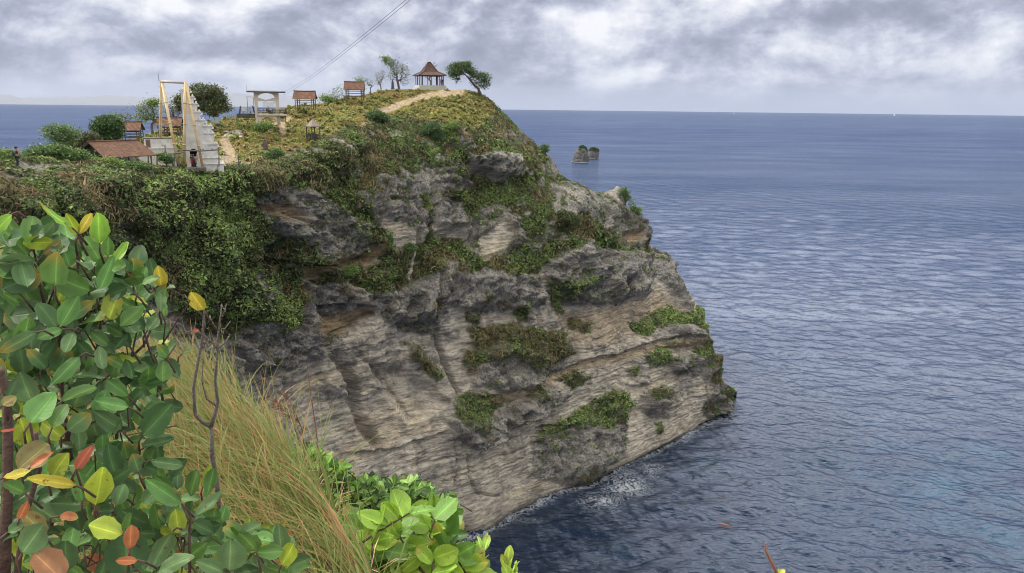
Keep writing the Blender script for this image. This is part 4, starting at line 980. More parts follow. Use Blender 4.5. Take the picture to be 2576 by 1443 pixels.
# ---- tiled huts
def hut(uL, uR, vr, ve, vb, r, label, gable=0.14, yaw=0.0, dep=2.6, sink=0.4, rails=3, group='open huts with tiled roofs on the hill', mat=None, low=False):
    S = Site((uL+uR)/2, vb, r, 'tiled_hut', label, 'hut', group, yaw=yaw); rt = S.root
    w_ = (uR-uL)*S.s/2*(1-gable*0.5); ze = S.Z(ve); zr = S.Z(vr); d = dep/2
    m_ = MB(); n_ = 7; th = 0.07
    for sg in (-1, 1):
        # slightly sagging tiled slope
        pts = []
        for i in range(n_+1):
            x = -w_+2*w_*i/n_; sag = -0.06*math.sin(math.pi*i/n_)
            pts.append(((x, sg*0.0, zr+sag), (x*1.05, sg*(d+0.25), ze+sag*0.6)))
        for i in range(n_):
            (a, b2), (c, e) = pts[i], pts[i+1]
            vs = [a, c, e, b2]; vs2 = [(p[0], p[1], p[2]-th) for p in vs]
            m_.add(vs+vs2, [(0,1,2,3),(7,6,5,4),(0,4,5,1),(2,6,7,3),(1,5,6,2),(3,7,4,0)])
    ro = m_.build('roof', mat or M_TILE, rt)
    MB().tube([(-w_-0.05, 0, zr+0.03), (0, 0, zr-0.03), (w_+0.05, 0, zr+0.03)], 0.09, 6).build('ridge_cap', mat or M_TILE, ro)
    for sg in (-1, 1):
        MB().add([(sg*w_*0.9, -d, ze), (sg*w_*0.9, d, ze), (sg*w_*0.9, 0, zr-0.15)], [(0, 1, 2)]).build('gable', M_DARKWOOD, ro)
    for sx in (-0.84, -0.62, 0.66, 0.86):
        for sy in (-1, 1):
            MB().tube([(sx*w_, sy*d*0.9, -sink), (sx*w_*1.01+0.03, sy*d*0.9, ze*0.5), (sx*w_, sy*d*0.9, ze+0.12)], 0.07, 6).build('post', M_GREYWOOD, rt)
    m_ = MB()
    for k in range(rails):
        z = ze*(0.30+0.25*k)
        for sy in (-1, 1):
            m_.tube([(-w_*.86, sy*d*0.9, z), (0, sy*d*.9, z-0.05+0.04*k), (w_*.86, sy*d*0.9, z+.02)], 0.045, 5)
        m_.tube([(-w_*.84, -d*.9, z), (-w_*.84, d*.9, z)], 0.04, 5); m_.tube([(w_*.84, -d*.9, z), (w_*.84, d*.9, z)], 0.04, 5)
    m_.build('rail', M_GREYWOOD, rt)
    MB().box(-w_*.84, w_*.84, -d*.88, d*.88, ze*.18, ze*.22).build('floor', M_GREYWOOD, rt)
    return S
hut(740, 797, 231.5, 250, 272, 149, 'tiled hut alone on slope just right of the viewing deck', yaw=R(-8))
hut(866, 919, 208, 227, 248, 160, 'tiled hut higher on slope between bare shrubs, orange clay roof', yaw=R(-4))
hut(298, 360, 308, 328, 351, 124, 'tiled hut right of the dark round tree above sea', yaw=R(-14))
hut(398, 462, 298, 317, 341, 132, 'tiled hut seen between the swing frame poles', yaw=R(-12))
hut(172, 208, 354, 374, 392, 112, 'low tiled hut half hidden by the leftmost trees', yaw=R(-12), rails=1)
# large low roof at left, gable towards us
S = Site(292, 404, 99, 'tiled_hall', 'long low open building with wide red brown tiled roof', 'hall', yaw=R(34)); rt = S.root
zr, ze = S.Z(359)+0.1, S.Z(392)
L_, d = 3.1, 2.5; m_ = MB()
for sg in (-1, 1):
    vs = [(-L_, 0, zr), (L_, 0, zr), (L_+.15, sg*(d+.3), ze), (-L_-.15, sg*(d+.3), ze)]; vs2 = [(p[0], p[1], p[2]-.09) for p in vs]
    m_.add(vs+vs2, [(0,1,2,3),(7,6,5,4),(0,4,5,1),(2,6,7,3),(1,5,6,2),(3,7,4,0)])
ro = m_.build('roof', M_TILE, rt); MB().tube([(-L_-.1, 0, zr+.03), (L_+.1, 0, zr+.03)], .1, 6).build('ridge_cap', M_TILE, ro)
for sg in (-1, 1): MB().add([(sg*L_*.82, -d*.9, ze+.1), (sg*L_*.82, d*.9, ze+.1), (sg*L_*.82, 0, zr-.2)], [(0, 1, 2)]).build('gable', M_DARKWOOD, ro)
for sx in (-.92, 0, .92):
    for sy in (-1, 1): MB().tube([(sx*L_, sy*d*.92, -1.5), (sx*L_, sy*d*.92, ze+.1)], .09, 6).build('post', M_GREYWOOD, rt)
MB().box(-L_*.9, L_*.9, d*.2, d*.86, -1.5, ze*.55).build('back_wall', M_WHITE, rt)
for sx in (-1, 1): MB().tube([(sx*L_*.98, -d, ze+.02), (sx*L_*.98, 0, zr-.12), (sx*L_*.98, d, ze+.02)], .07, 5).build('bargeboard', M_GREYWOOD, ro)

# ---- small gazebo
S = Site(789, 353, 129, 'gazebo', 'small dark wooden gazebo with pointed grey shingle roof', 'gazebo', yaw=R(33)); rt = S.root
zr, ze = S.Z(301.5), S.Z(319.5); hw = (811-767)*S.s/2*0.80
m_ = MB(); n_ = 4; ring = [(hw*1.22*math.cos(math.pi/4+math.pi/2*k), hw*1.22*math.sin(math.pi/4+math.pi/2*k), ze) for k in range(4)]
mid = [(p[0]*.5, p[1]*.5, ze+(zr-ze)*.46) for p in ring]
m_.add(ring+mid+[(0, 0, zr)]+[(p[0]*.97, p[1]*.97, ze-.1) for p in ring], [(0,1,5,4),(1,2,6,5),(2,3,7,6),(3,0,4,7),(4,5,8),(5,6,8),(6,7,8),(7,4,8),(0,9,10,1),(1,10,11,2),(2,11,12,3),(3,12,9,0),(12,11,10,9)])
ro = m_.build('roof', M_THATCH, rt); MB().tube([(0, 0, zr-.05), (0, 0, zr+.18)], [.09, .03], 6).build('finial', M_DARKWOOD, ro)
w_ = hw*.66
for sx in (-1, 1):
    for sy in (-1, 1): MB().tube([(sx*w_, sy*w_, -.4), (sx*w_, sy*w_, ze)], .075, 6).build('post', M_DARKWOOD, rt)
z0, z1 = S.Z(348), S.Z(338)
for k, (a, b2) in enumerate((((-w_, -w_), (w_, -w_)), ((w_, -w_), (w_, w_)), ((w_, w_), (-w_, w_)), ((-w_, w_), (-w_, -w_)))):
    m_ = MB()
    for z in np.linspace(z0, z1, 6): m_.tube([(*a, z), (*b2, z)], .055, 4)
    m_.build('slatted_panel', M_DARKWOOD, rt)
MB().box(-w_, w_, -w_, w_, z0-.1, z0-.03).build('floor', M_DARKWOOD, rt)

# ---- hilltop pavilion
S = Site(1081, 227, 176, 'pavilion', 'open hilltop pavilion with steep flared brown tiled roof', 'pavilion', yaw=R(14)); rt = S.root
s_ = S.s; za, zm, ze = S.Z(161.5), S.Z(187), S.Z(192.5)
hw = 42*s_*0.83; hm = hw*0.50; rl_ = 0.32
def ring(h, z, rx=0): return [(-h-rx, -h, z), (h+rx, -h, z), (h+rx, h, z), (-h-rx, h, z)]
m_ = MB(); lv = [(0.0, za, 0.30), (hm*.42, za-(za-zm)*.40, .2), (hm, zm+(za-zm)*.10, 0.1), (hm*1.35, zm-.02, 0.05), (hw, ze, 0)]
vs = []
for h, z, rx in lv: vs += ring(max(h, .02), z, rx)
fs = [(0, 1, 2, 3)]
for k in range(len(lv)-1):
    for i in range(4): fs.append((k*4+i, k*4+(i+1) % 4, k*4+4+(i+1) % 4, k*4+4+i))
n0_ = len(vs); vs += ring(hw*.97, ze-.12); 
for i in range(4): fs.append((16+i, 16+(i+1) % 4, n0_+(i+1) % 4, n0_+i))
fs.append((n0_+3, n0_+2, n0_+1, n0_))
m_.add(vs, fs); ro = m_.build('roof', M_TILE2, rt)
m_ = MB()
for sx in (-1, 1):
    for sy in (-1, 1): m_.tube([(sx*(h+rx), sy*h, z+.04) for h, z, rx in lv], .09, 5)
m_.tube([(-.35, 0, za+.06), (.35, 0, za+.06)], .1, 5); m_.build('ridge_cap', M_TILE2, ro)
zb = S.Z(216.5)
bw = hw*.93
MB().box(-bw*1.04, bw*1.06, -bw, bw, -3, zb).build('plinth', M_BASE, rt)
for sx in (-.88, -.76, -.36, .36, .76, .88):
    for sy in (-.88, .88):
        MB().tube([(sx*hw*.93, sy*hw*.93, zb), (sx*hw*.93, sy*hw*.93, ze+.08)], .08, 7).build('post', M_DARKWOOD, rt)
for sx in (-.88, .88):
    for sy in (-.3, .3): MB().tube([(sx*hw*.93, sy*hw*.93, zb), (sx*hw*.93, sy*hw*.93, ze+.08)], .08, 7).build('post', M_DARKWOOD, rt)
m_ = MB()
for sx in (-.36, .36):
    m_.tube([(sx*hw*.93, -.82*hw, ze-.5), (sx*hw*.93*1.25, -.82*hw, ze-.05)], .045, 4); m_.tube([(sx*hw*.93, -.82*hw, ze-.5), (sx*hw*.93*.7, -.82*hw, ze-.05)], .045, 4)
m_.tube([(-.88*hw, -.82*hw, ze-.06), (.88*hw, -.82*hw, ze-.06)], .06, 4); m_.build('brace', M_DARKWOOD, rt)
st = MB()
for k in range(5): st.box(-bw*1.04-.55-k*.50, -bw*1.04-.003-k*.50, -bw*.98, -bw*.35, -3, zb-.02-k*.36)
st.build('steps', simple_mat('white_steps', (0.78,0.78,0.74), (0.7,0.69,0.64), 1, 0.8), rt)
PAV = S; pav_z = zb

# ---- stone shrine pillar, stone lantern, sign, posts
def stack(u, v, r, name, label, cat, widths, mat, h):
    S = Site(u, v, r, name, label, cat); m_ = MB(); z = -.3; n_ = len(widths)
    for k, w_ in enumerate(widths):
        hh = h/n_; m_.box(-w_, w_, -w_, w_, z, z+hh-.002, w_*.12, w_*.12); z += hh
    m_.build('pillar', mat, S.root); MB().tube([(0, 0, z-.05), (0, 0, z+.25)], [widths[-1]*.8, .02], 6).build('cap', mat, S.root); return S
stack(988, 222, 173, 'shrine_pillar', 'slim carved grey stone shrine pillar left of tall sparse tree', 'shrine', [.42, .3, .34, .26, .3, .22, .12], M_STONE, 2.0)
stack(667, 376, 121, 'stone_lantern', 'squat dark stone lantern among tussocks below the viewing deck', 'lantern', [.42, .48, .40, .42, .30, .22], M_STONE, 1.7)
S = Site(547, 317, 138, 'sign_board', 'faded pale blue sign board on posts under big leafy tree', 'sign')
MB().box(-.38, .38, 0, .06, .35, 1.45).build('board', simple_mat('faded_board', (0.30,0.38,0.42), (0.2,0.27,0.3), 2, .7), S.root)
for sx in (-.3, .3): MB().tube([(sx, .1, -.4), (sx, .1, 1.4)], .035, 5).build('post', M_GREYWOOD, S.root)
def post(u, va, vb, r, label, name='fence_post', rad=.07, group='wooden posts along the sandy edge'):
    S = Site(u, vb, r); P0_ = S.world(0, 0, -.3); P1_ = S.world(0, 0, S.Z(va)); o = MB().tube([P0_, (P0_+P1_)/2, P1_], [rad*1.2, rad, rad*.9], 6).build(name, M_GREYWOOD); tag(o, label, 'post', group)
post(600.8, 388, 414, 107, 'tall wooden post nearest the white pipe rail'); post(632.6, 386, 411, 108, 'middle one of three tall posts by sandy path'); post(662, 386, 408, 109, 'rightmost of three tall posts by sandy path')
post(513.4, 417, 424, 104, 'short post at lawn edge below the gate tower', rad=.05, group='short posts on the lawn edge'); post(548, 415, 422.5, 104, 'short post in the middle of lawn edge', rad=.05, group='short posts on the lawn edge'); post(587, 412, 420, 105, 'short post at the right end of lawn edge', rad=.05, group='short posts on the lawn edge')
for k in range(7):
    post(568+k*5.2, 293.5-k*.4-(k % 2)*1.5, 302-k*.7, 145, 'thin crooked fence stake on the crest behind the tree', 'fence_stake', .05, 'crooked stakes along the crest')
# rubble of broken pale stone
S = Site(588, 341, 126); g = random.Random(4); m_ = MB()
for k in range(46):
    c = ground(g.uniform(566, 606), g.uniform(329, 345)); w_ = g.uniform(.15, .5); hx = g.uniform(.05, .16); a = g.uniform(0, 3)
    base_ = len(m_.v); m_.box(-w_, w_, -w_*.6, w_*.6, -hx, hx, w_*.15, w_*.1)
    Mx = Matrix.Translation(Vector(c)+Vector((0, 0, .15))) @ Matrix.Rotation(a, 4, 'Z') @ Matrix.Rotation(g.uniform(-.5, .5), 4, 'X')
    for i_ in range(base_, len(m_.v)): m_.v[i_] = tuple(Mx @ Vector(m_.v[i_]))
o = m_.build('rubble_heap', simple_mat('broken_limestone', (0.5,0.47,0.42), (0.3,0.27,0.23), 2, .9, .4)); tag(o, 'heap of broken pale stone slabs beside the sandy path', 'rubble')
# two steel ropes of a zip line rising over our heads
for k, (ua, va, ub, vb, lb) in enumerate(((716, 231, 1003, -4, 'upper steel cable rising from the deck roof across the sky'), (712, 240, 1014, -4, 'lower steel cable rising from the deck across the sky'))):
    P_a = at(ua, va, 133); P_b = at(ub, vb, 30); P_c = P_b+(P_b-P_a)*0.22
    pts = [P_a+(P_c-P_a)*t+np.array([0, 0, -0.5*math.sin(math.pi*t)]) for t in np.linspace(0, 1, 24)]
    o = MB().tube(pts, 0.0085, 6).build('steel_cable', M_DOOR, None, True); tag(o, lb, 'cable', 'zip line cables')

# ------------------------------------------------------------------ sea stacks
def stack_rock(u, vw, vtop, uL, uR, label, seed, lean, profv):
    r = float(sea_r(u, vw)); s_ = r/F*1.0; w_ = (uR-uL)/2*s_; h = (vw-vtop)*s_*1.0
    az_ = math.atan2(*(ray(u, vw)[:2])); cx, cy = r*math.sin(az_), r*math.cos(az_)
    nt_, nz_ = 96, 70; th = np.linspace(0, 2*np.pi, nt_, endpoint=False); t = np.linspace(0, 1, nz_)
    T, Zt = np.meshgrid(th, t); prof = np.interp(Zt, [0, .08, .18, .5, .8, .93, 1], profv)
    Xx = np.cos(T)*w_*prof+lean*Zt*w_; Yy = np.sin(T)*w_*.8*prof; Zz = Zt*h-3
    P = np.stack([Xx, Yy, Zz], -1); n = fbm(P*0.07+seed, 5, seed, ridge=True)*w_*.16+fbm(P*np.array([.25, .25, .6])+seed, 4, seed+1)*w_*.07
    P[..., 0] += np.cos(T)*n*(1-Zt**6); P[..., 1] += np.sin(T)*n*(1-Zt**6); P[..., 2] += fbm(P*.12, 3, seed+5)*h*.05*(Zt > .3)
    P[..., 2] = np.maximum(P[..., 2], -3)
    gr = sstep(.70, .90, Zt+.18*fbm(P*.08, 3, seed+7)); band = sstep(.13, .05, Zt)
    c = C3(0.09, 0.087, 0.086)*(1+.5*fbm(P*.25, 4, seed+9))[..., None]; c = c*(1-gr[..., None])+gr[..., None]*C3(0.06, 0.10, 0.03)*(1+.5*fbm(P*.5, 3, 2))[..., None]; c *= (1-.5*band)[..., None]
    Fc = []
    for i in range(nz_-1):
        for k in range(nt_): Fc.append((i*nt_+k, i*nt_+(k+1) % nt_, (i+1)*nt_+(k+1) % nt_, (i+1)*nt_+k))
    me = np_mesh('sea_stack', P.reshape(-1, 3), np.array(Fc), {'Col': np.clip(c, .01, .9).reshape(-1, 3)})
    o = link('sea_stack', me, MAT_STACK); o.location = (cx, cy, 0); tag(o, label, 'sea stack', 'twin limestone stacks out at sea')
    # bushes on top
    m2 = gr > .5; Pq = P[m2]; k_ = np.random.default_rng(seed); idx = k_.integers(0, len(Pq), 2600); pp = Pq[idx]+k_.normal(0, .45, (2600, 3))
    cards('bushes', pp, np.tile([0, 0, 1.], (2600, 1)), np.full(2600, 1.2), np.array([(0.05,0.09,0.03)])*(1+k_.normal(0, .35, (2600, 1))), MAT_IVY, None, None, seed=seed, parent=o)
    fo = []
    for k in range(nt_): fo.append((math.cos(th[k])*w_*1.02, math.sin(th[k])*w_*.85))
    ii = [(math.cos(t_)*w_*(1.09+.05*math.sin(5*t_)), math.sin(t_)*w_*(.95+.06*math.sin(7*t_)), .5) for t_ in th]
    vs = [(a, b_, .62) for a, b_ in fo]+ii
    m_ = MB().add(vs, [(k, (k+1) % nt_, nt_+(k+1) % nt_, nt_+k) for k in range(nt_)]); m_.build('surf', simple_mat('surf_foam', (0.7,0.73,0.76), (0.35,0.42,0.5), .3, .6), o)
MAT_STACK, nt, b = new_mat('stack_rock')
ca = N(nt, 'ShaderNodeAttribute', attribute_name='Col'); tc = N(nt, 'ShaderNodeTexCoord'); nn = N(nt, 'ShaderNodeTexNoise', {'Vector': tc.outputs['Object'], 'Scale': .35, 'Detail': 7.0, 'Roughness': .7})
f_ = N(nt, 'ShaderNodeMapRange', {0: nn.outputs[0], 1: .35, 2: .65, 3: .6, 4: 1.35}).outputs[0]
nt.links.new(mixc(nt, 1.0, ca.outputs[0], N(nt, 'ShaderNodeCombineColor', {0: f_, 1: f_, 2: f_}).outputs[0], 'MULTIPLY'), b.inputs['Base Color']); b.inputs['Roughness'].default_value = .95
bp = N(nt, 'ShaderNodeBump', {'Height': nn.outputs[0], 'Strength': 1.0, 'Distance': 3.0}); nt.links.new(bp.outputs[0], b.inputs['Normal'])
stack_rock(1461, 409, 363, 1439, 1481, 'larger pointed sea stack on the left with bushy top', 5, .16, [1.0, .92, .98, .78, .52, .36, .08])
stack_rock(1492, 400, 367, 1479, 1505, 'smaller rounded sea stack on the right behind its neighbour', 8, .05, [1.0, .92, 1.0, 1.0, .84, .58, .12])
# boats near the horizon
for (u, v, sc_, lb) in ((1846, 281.6, 1.0, 'tiny white boat on the horizon, left of the two'), (2250, 287.5, 1.5, 'tiny white boat on the horizon, right of the two')):
    r = 17500.0; az_ = math.atan2(*(ray(u, v)[:2])); o = empty('boat', (r*math.sin(az_), r*math.cos(az_), 0), lb, 'boat', 'distant white boats', rz=-az_); k = sc_*14
    MB().add([(-k, -3, 6), (k*1.2, 0, 8), (k, 3, 6), (-k, 3, 6), (-k*.9, -2, -1), (k*.8, 0, -1), (k*.8, 1, -1), (-k*.9, 2, -1)], [(0,1,2,3),(4,5,1,0),(5,6,2,1),(6,7,3,2),(7,4,0,3)]).build('hull', M_WHITE, o)
    MB().box(-k*.5, k*.4, -2, 2, 6, 20*sc_, 1, .3).build('cabin', simple_mat('boat_paint', (.8, .8, .8), (.75, .75, .75)), o)
# drifting log
g_ = at(1821, 1322, float(sea_r(1821, 1322))); o = MB().tube([g_+np.array(p) for p in ((-1.0, .5, .02), (-.4, .2, .12), (.3, -.1, .1), (1.1, -.5, .0))], [.10, .2, .18, .08], 7).build('drifting_log', simple_mat('wet_log', (0.34,0.13,0.08), (0.22,0.1,0.07), 3, .6)); tag(o, 'reddish log floating alone in the dark water', 'log')
# ------------------------------------------------------------------ trees and shrubs
M_BARK = simple_mat('grey_bark', (0.15,0.13,0.115), (0.07,0.06,0.055), 6, .9, .5)
M_BARK2 = simple_mat('pale_bark', (0.24,0.215,0.19), (0.11,0.10,0.09), 6, .9, .5)
MAT_TREE = leaf_mat('tree_leaf', rough=.5, spec=.3, trans=.25, scale=.8)
def tree(name, u, v, r, blobs, label, cat='tree', ntips=160, leaves=60, lsize=.3, palette=((.05,.09,.03),(.08,.13,.04),(.035,.06,.025)), seed=1, bark=None, trunk=None, tr=.16, spread=.5, thin=1.0, group=None, dz=0.45, lgroup=None, twig=.012):
    """blobs: (u, v, ru, rv, leafiness) in the photo frame around the crown; trunk: list of (u,v)"""
    S = Site(u, v, r, name, label, cat, group); g = np.random.default_rng(seed); s_ = S.s
    def loc(uu, vv): return np.array([(uu-u)*s_, 0, (v-vv)*s_*1.015])
    nodes = [np.array([0, 0, -.4])]; par = [-1]
    tp = [loc(*t) for t in (trunk or [(u, v-(v-min(b_[1] for b_ in blobs))*.35)])]
    for t in tp:
        a = nodes[-1]; n_ = 4
        for k in range(1, n_+1): nodes.append(a+(t-a)*k/n_+g.normal(0, .03, 3)*np.linalg.norm(t-a)*.5); par.append(len(nodes)-2)
    ar = np.array([b_[2]*b_[3] for b_ in blobs], float); ar /= ar.sum(); tips = []; lf = []
    for b_, a in zip(blobs, ar):
        n_ = max(3, int(ntips*a)); q_ = g.normal(0, 1, (n_, 3)); q_ /= np.linalg.norm(q_, axis=1, keepdims=True); q_ *= (g.random(n_)**.33)[:, None]
        c = loc(b_[0], b_[1]); tips.append(np.stack([c[0]+q_[:, 0]*b_[2]*s_, q_[:, 1]*b_[2]*s_*1.0+c[1], c[2]+q_[:, 2]*b_[3]*s_], -1)); lf.append(np.full(n_, b_[4]))
    tips = np.concatenate(tips); lf = np.concatenate(lf)
    order = np.argsort(np.linalg.norm(tips-nodes[-1], axis=1)); tips = tips[order]; lf = lf[order]; tipn = []
    for t in tips:
        A = np.array(nodes[2:]); dd = np.linalg.norm(A-t, axis=1)+.35*np.maximum(0, A[:, 2]-t[2]+.1)*2
        j = int(np.argmin(dd))+2; a = nodes[j]; L = np.linalg.norm(t-a); n_ = max(1, min(4, int(L/(.35 if L < 3 else .7)))); prev = j
        for k in range(1, n_+1):
            f = k/n_; p = a+(t-a)*f+np.array([0, 0, .10*L*math.sin(math.pi*f)*(1 if f < 1 else 0)])+(g.normal(0, .05*L, 3) if f < 1 else 0); nodes.append(p); par.append(prev); prev = len(nodes)-1
        tipn.append(prev)
    n = len(nodes); w_ = np.zeros(n); 
    for t in tipn: w_[t] += 1
    for k in range(n-1, 0, -1): w_[par[k]] += w_[k]
    rad = np.maximum(twig, tr*np.sqrt(w_/max(w_[0], 1)))*thin
    m_ = MB()
    for k in range(1, n):
        p = par[k]; m_.tube([nodes[p], nodes[k]], [min(rad[p], rad[k]*1.5), rad[k]], 5 if rad[k] > .04 else 3, cap=False)
    m_.build('trunk', bark or M_BARK, S.root)
    if leaves:
        cnt = g.poisson(leaves*lf); idx = np.repeat(np.arange(len(tips)), cnt)
        if len(idx):
            p = tips[idx]+g.normal(0, spread, (len(idx), 3))*np.array([1, 1, .65])
            nn = g.normal(0, 1, (len(idx), 3)); nn[:, 2] = np.abs(nn[:, 2])+.4; nn /= np.linalg.norm(nn, axis=1, keepdims=True)
            pc_ = np.array(palette)[(g.random(len(idx))*len(palette)*.6+((idx*7919) % 97)/97*len(palette)*.4).astype(int)]*(1+g.normal(0, .2, (len(idx), 1)))
            cards('crown', p, nn, np.full(len(idx), lsize), np.clip(pc_, .01, .8), MAT_TREE, None, None, up=.2, seed=seed+3, parent=S.root, kind=None, flat=.5, aspect=.6)
    return S
DK = ((.05,.075,.03),(.075,.105,.04),(.11,.14,.055),(.14,.12,.06)); MD = ((.065,.115,.04),(.10,.17,.055),(.15,.23,.075)); LT = ((.12,.2,.05),(.18,.26,.07),(.08,.13,.04)); DG = ((.04,.08,.033),(.06,.11,.04),(.09,.155,.05))
tree('leafy_tree', 549, 312, 140, [(520,235,36,20,1),(550,248,28,24,1),(500,262,26,22,1),(540,275,34,18,.9),(478,262,22,26,.9),(565,270,16,16,.7),(458,262,8,26,.7)], 'large rounded dark green tree behind the gate tower', ntips=460, leaves=26, lsize=.30, palette=DK, seed=2, trunk=[(546,292),(535,275)], tr=.42, spread=.34)
tree('windswept_tree', 1212, 238, 177, [(1148,180,24,16,1),(1165,168,18,11,1),(1180,178,14,14,1),(1195,192,15,10,1),(1215,196,17,10,.9),(1222,208,10,12,.4),(1140,192,14,6,.8),(1195,212,14,12,.12),(1216,214,13,14,.45),(1150,205,6,6,.8)], 'windswept green tree leaning left at the cliff crest', ntips=330, leaves=22, lsize=.32, palette=MD[:2]+DK[:2], seed=5, trunk=[(1203,225),(1190,212),(1178,198)], tr=.30, spread=.36)
tree('sparse_tree', 1005, 224, 174, [(983,160,16,12,.16),(1003,175,20,18,.05),(1020,185,13,22,.02),(990,192,16,14,.03),(971,152,8,6,.5),(1018,202,13,16,.01)], 'tall sparse tree with bare twigs and few leaves left of pavilion', ntips=620, leaves=36, lsize=.26, palette=LT, seed=7, trunk=[(1002,212),(999,198)], tr=.26, spread=.36, twig=.026)
tree('bare_tree', 959, 229, 172, [(955,195,12,12,.02),(965,190,10,12,.02),(952,208,10,8,.05),(960,183,6,6,.02)], 'small bare tree between the shrine pillar and bare saplings', ntips=230, leaves=20, lsize=.22, palette=LT, seed=9, trunk=[(958,215)], tr=.13, twig=.024)
tree('bare_tree', 933, 235, 168, [(928,208,7,10,.03),(936,212,6,8,.03),(922,203,5,6,.05)], 'thin bare sapling just right of the upper hut', ntips=110, leaves=20, lsize=.25, palette=LT, seed=10, trunk=[(932,222)], tr=.10, twig=.02)
tree('bare_tree', 1083, 222, 190, [(1078,170,16,10,.0),(1086,180,12,12,.0),(1095,165,8,8,0),(1078,195,8,10,.04)], 'bare tree standing behind the pavilion roof', ntips=260, leaves=20, lsize=.25, palette=LT, seed=11, trunk=[(1084,205)], tr=.2, twig=.026)
tree('thin_shrub', 850, 256, 162, [(840,235,12,12,.10),(855,225,10,12,.10),(862,240,8,8,.1)], 'thin half bare shrub left of the upper hut', 'shrub', ntips=70, leaves=40, lsize=.22, palette=LT, seed=12, tr=.08, twig=.02)
tree('thin_shrub', 822, 262, 160, [(820,250,14,7,.5),(838,252,10,6,.5)], 'low green yellow shrub on the crest between two huts', 'shrub', ntips=60, leaves=50, lsize=.24, palette=LT, seed=13, tr=.07)
tree('bare_shrub', 917, 238, 167, [(912,214,8,12,.05),(905,205,6,6,.5)], 'bare shrub with a green tip behind the upper hut', 'shrub', ntips=50, leaves=50, lsize=.22, palette=LT, seed=14, tr=.08, twig=.02)
tree('feathery_tree', 168, 392, 98, [(158,328,22,8,.42),(142,345,16,7,.4),(180,343,18,8,.4),(133,328,9,5,.4),(195,336,12,8,.08),(165,358,24,8,.5)], 'airy light green tree with open crown at far left', ntips=200, leaves=40, lsize=.20, palette=MD+LT[:1], seed=15, trunk=[(166,365)], tr=.16, spread=.32)
tree('dark_tree', 276, 372, 112, [(278,312,26,16,1),(262,325,20,16,1),(290,330,18,16,1),(272,345,26,14,1),(296,318,10,12,.9)], 'dense dark green rounded tree left of the tiled hut', ntips=300, leaves=40, lsize=.26, palette=DG, seed=16, trunk=[(275,350)], tr=.22, spread=.34)
tree('olive_bush', 230, 392, 102, [(228,355,22,14,.9),(240,372,24,14,.9),(210,372,14,12,.9)], 'olive brown bushy tree between hut and tiled hall', 'bush', ntips=200, leaves=44, lsize=.22, palette=((.06,.07,.03),(.09,.09,.045),(.05,.08,.03)), seed=17, trunk=[(230,375)], tr=.16, spread=.34)
tree('bare_tree', 383, 332, 128, [(365,275,16,12,.06),(380,270,14,14,.05),(375,295,14,12,.05),(392,290,10,16,.08),(395,262,10,6,.9),(366,298,8,5,.9)], 'bare branching tree left of the swing frame poles', ntips=380, leaves=26, lsize=.24, palette=LT, seed=18, trunk=[(384,312)], tr=.20, twig=.02)
tree('bare_tree', 437, 312, 142, [(425,275,14,14,.02),(440,268,12,14,.02),(448,285,10,14,.02),(430,290,12,8,.05)], 'bare branching tree behind the swing frame legs', ntips=340, leaves=20, lsize=.24, palette=LT, seed=19, trunk=[(437,298)], tr=.20, twig=.022)
tree('bare_shrub', 318, 312, 140, [(305,292,12,8,.1),(325,295,14,10,.03)], 'bare twiggy shrub above the left tiled hut roof', 'shrub', ntips=200, leaves=16, lsize=.22, palette=LT, seed=20, tr=.10, twig=.022)
tree('bare_shrub', 215, 352, 110, [(205,333,12,8,.02),(188,326,8,6,.05),(232,336,10,6,.02)], 'leafless grey shrub behind the leftmost trees', 'shrub', ntips=170, leaves=16, lsize=.2, palette=LT, seed=21, tr=.08, twig=.018)
tree('bare_sapling', 437, 412, 101, [(415,375,10,14,.01),(425,390,8,10,.02)], 'bare leaning sapling in front of the white block', 'sapling', ntips=14, leaves=20, lsize=.2, palette=LT, seed=22, trunk=[(430,400),(420,384)], tr=.09, twig=.022)
tree('green_bush', 418, 410, 100.5, [(416,396,12,6,1),(423,403,9,5,1)], 'small green bush before the white block', 'bush', ntips=60, leaves=50, lsize=.2, palette=MD, seed=23, tr=.06, spread=.26)
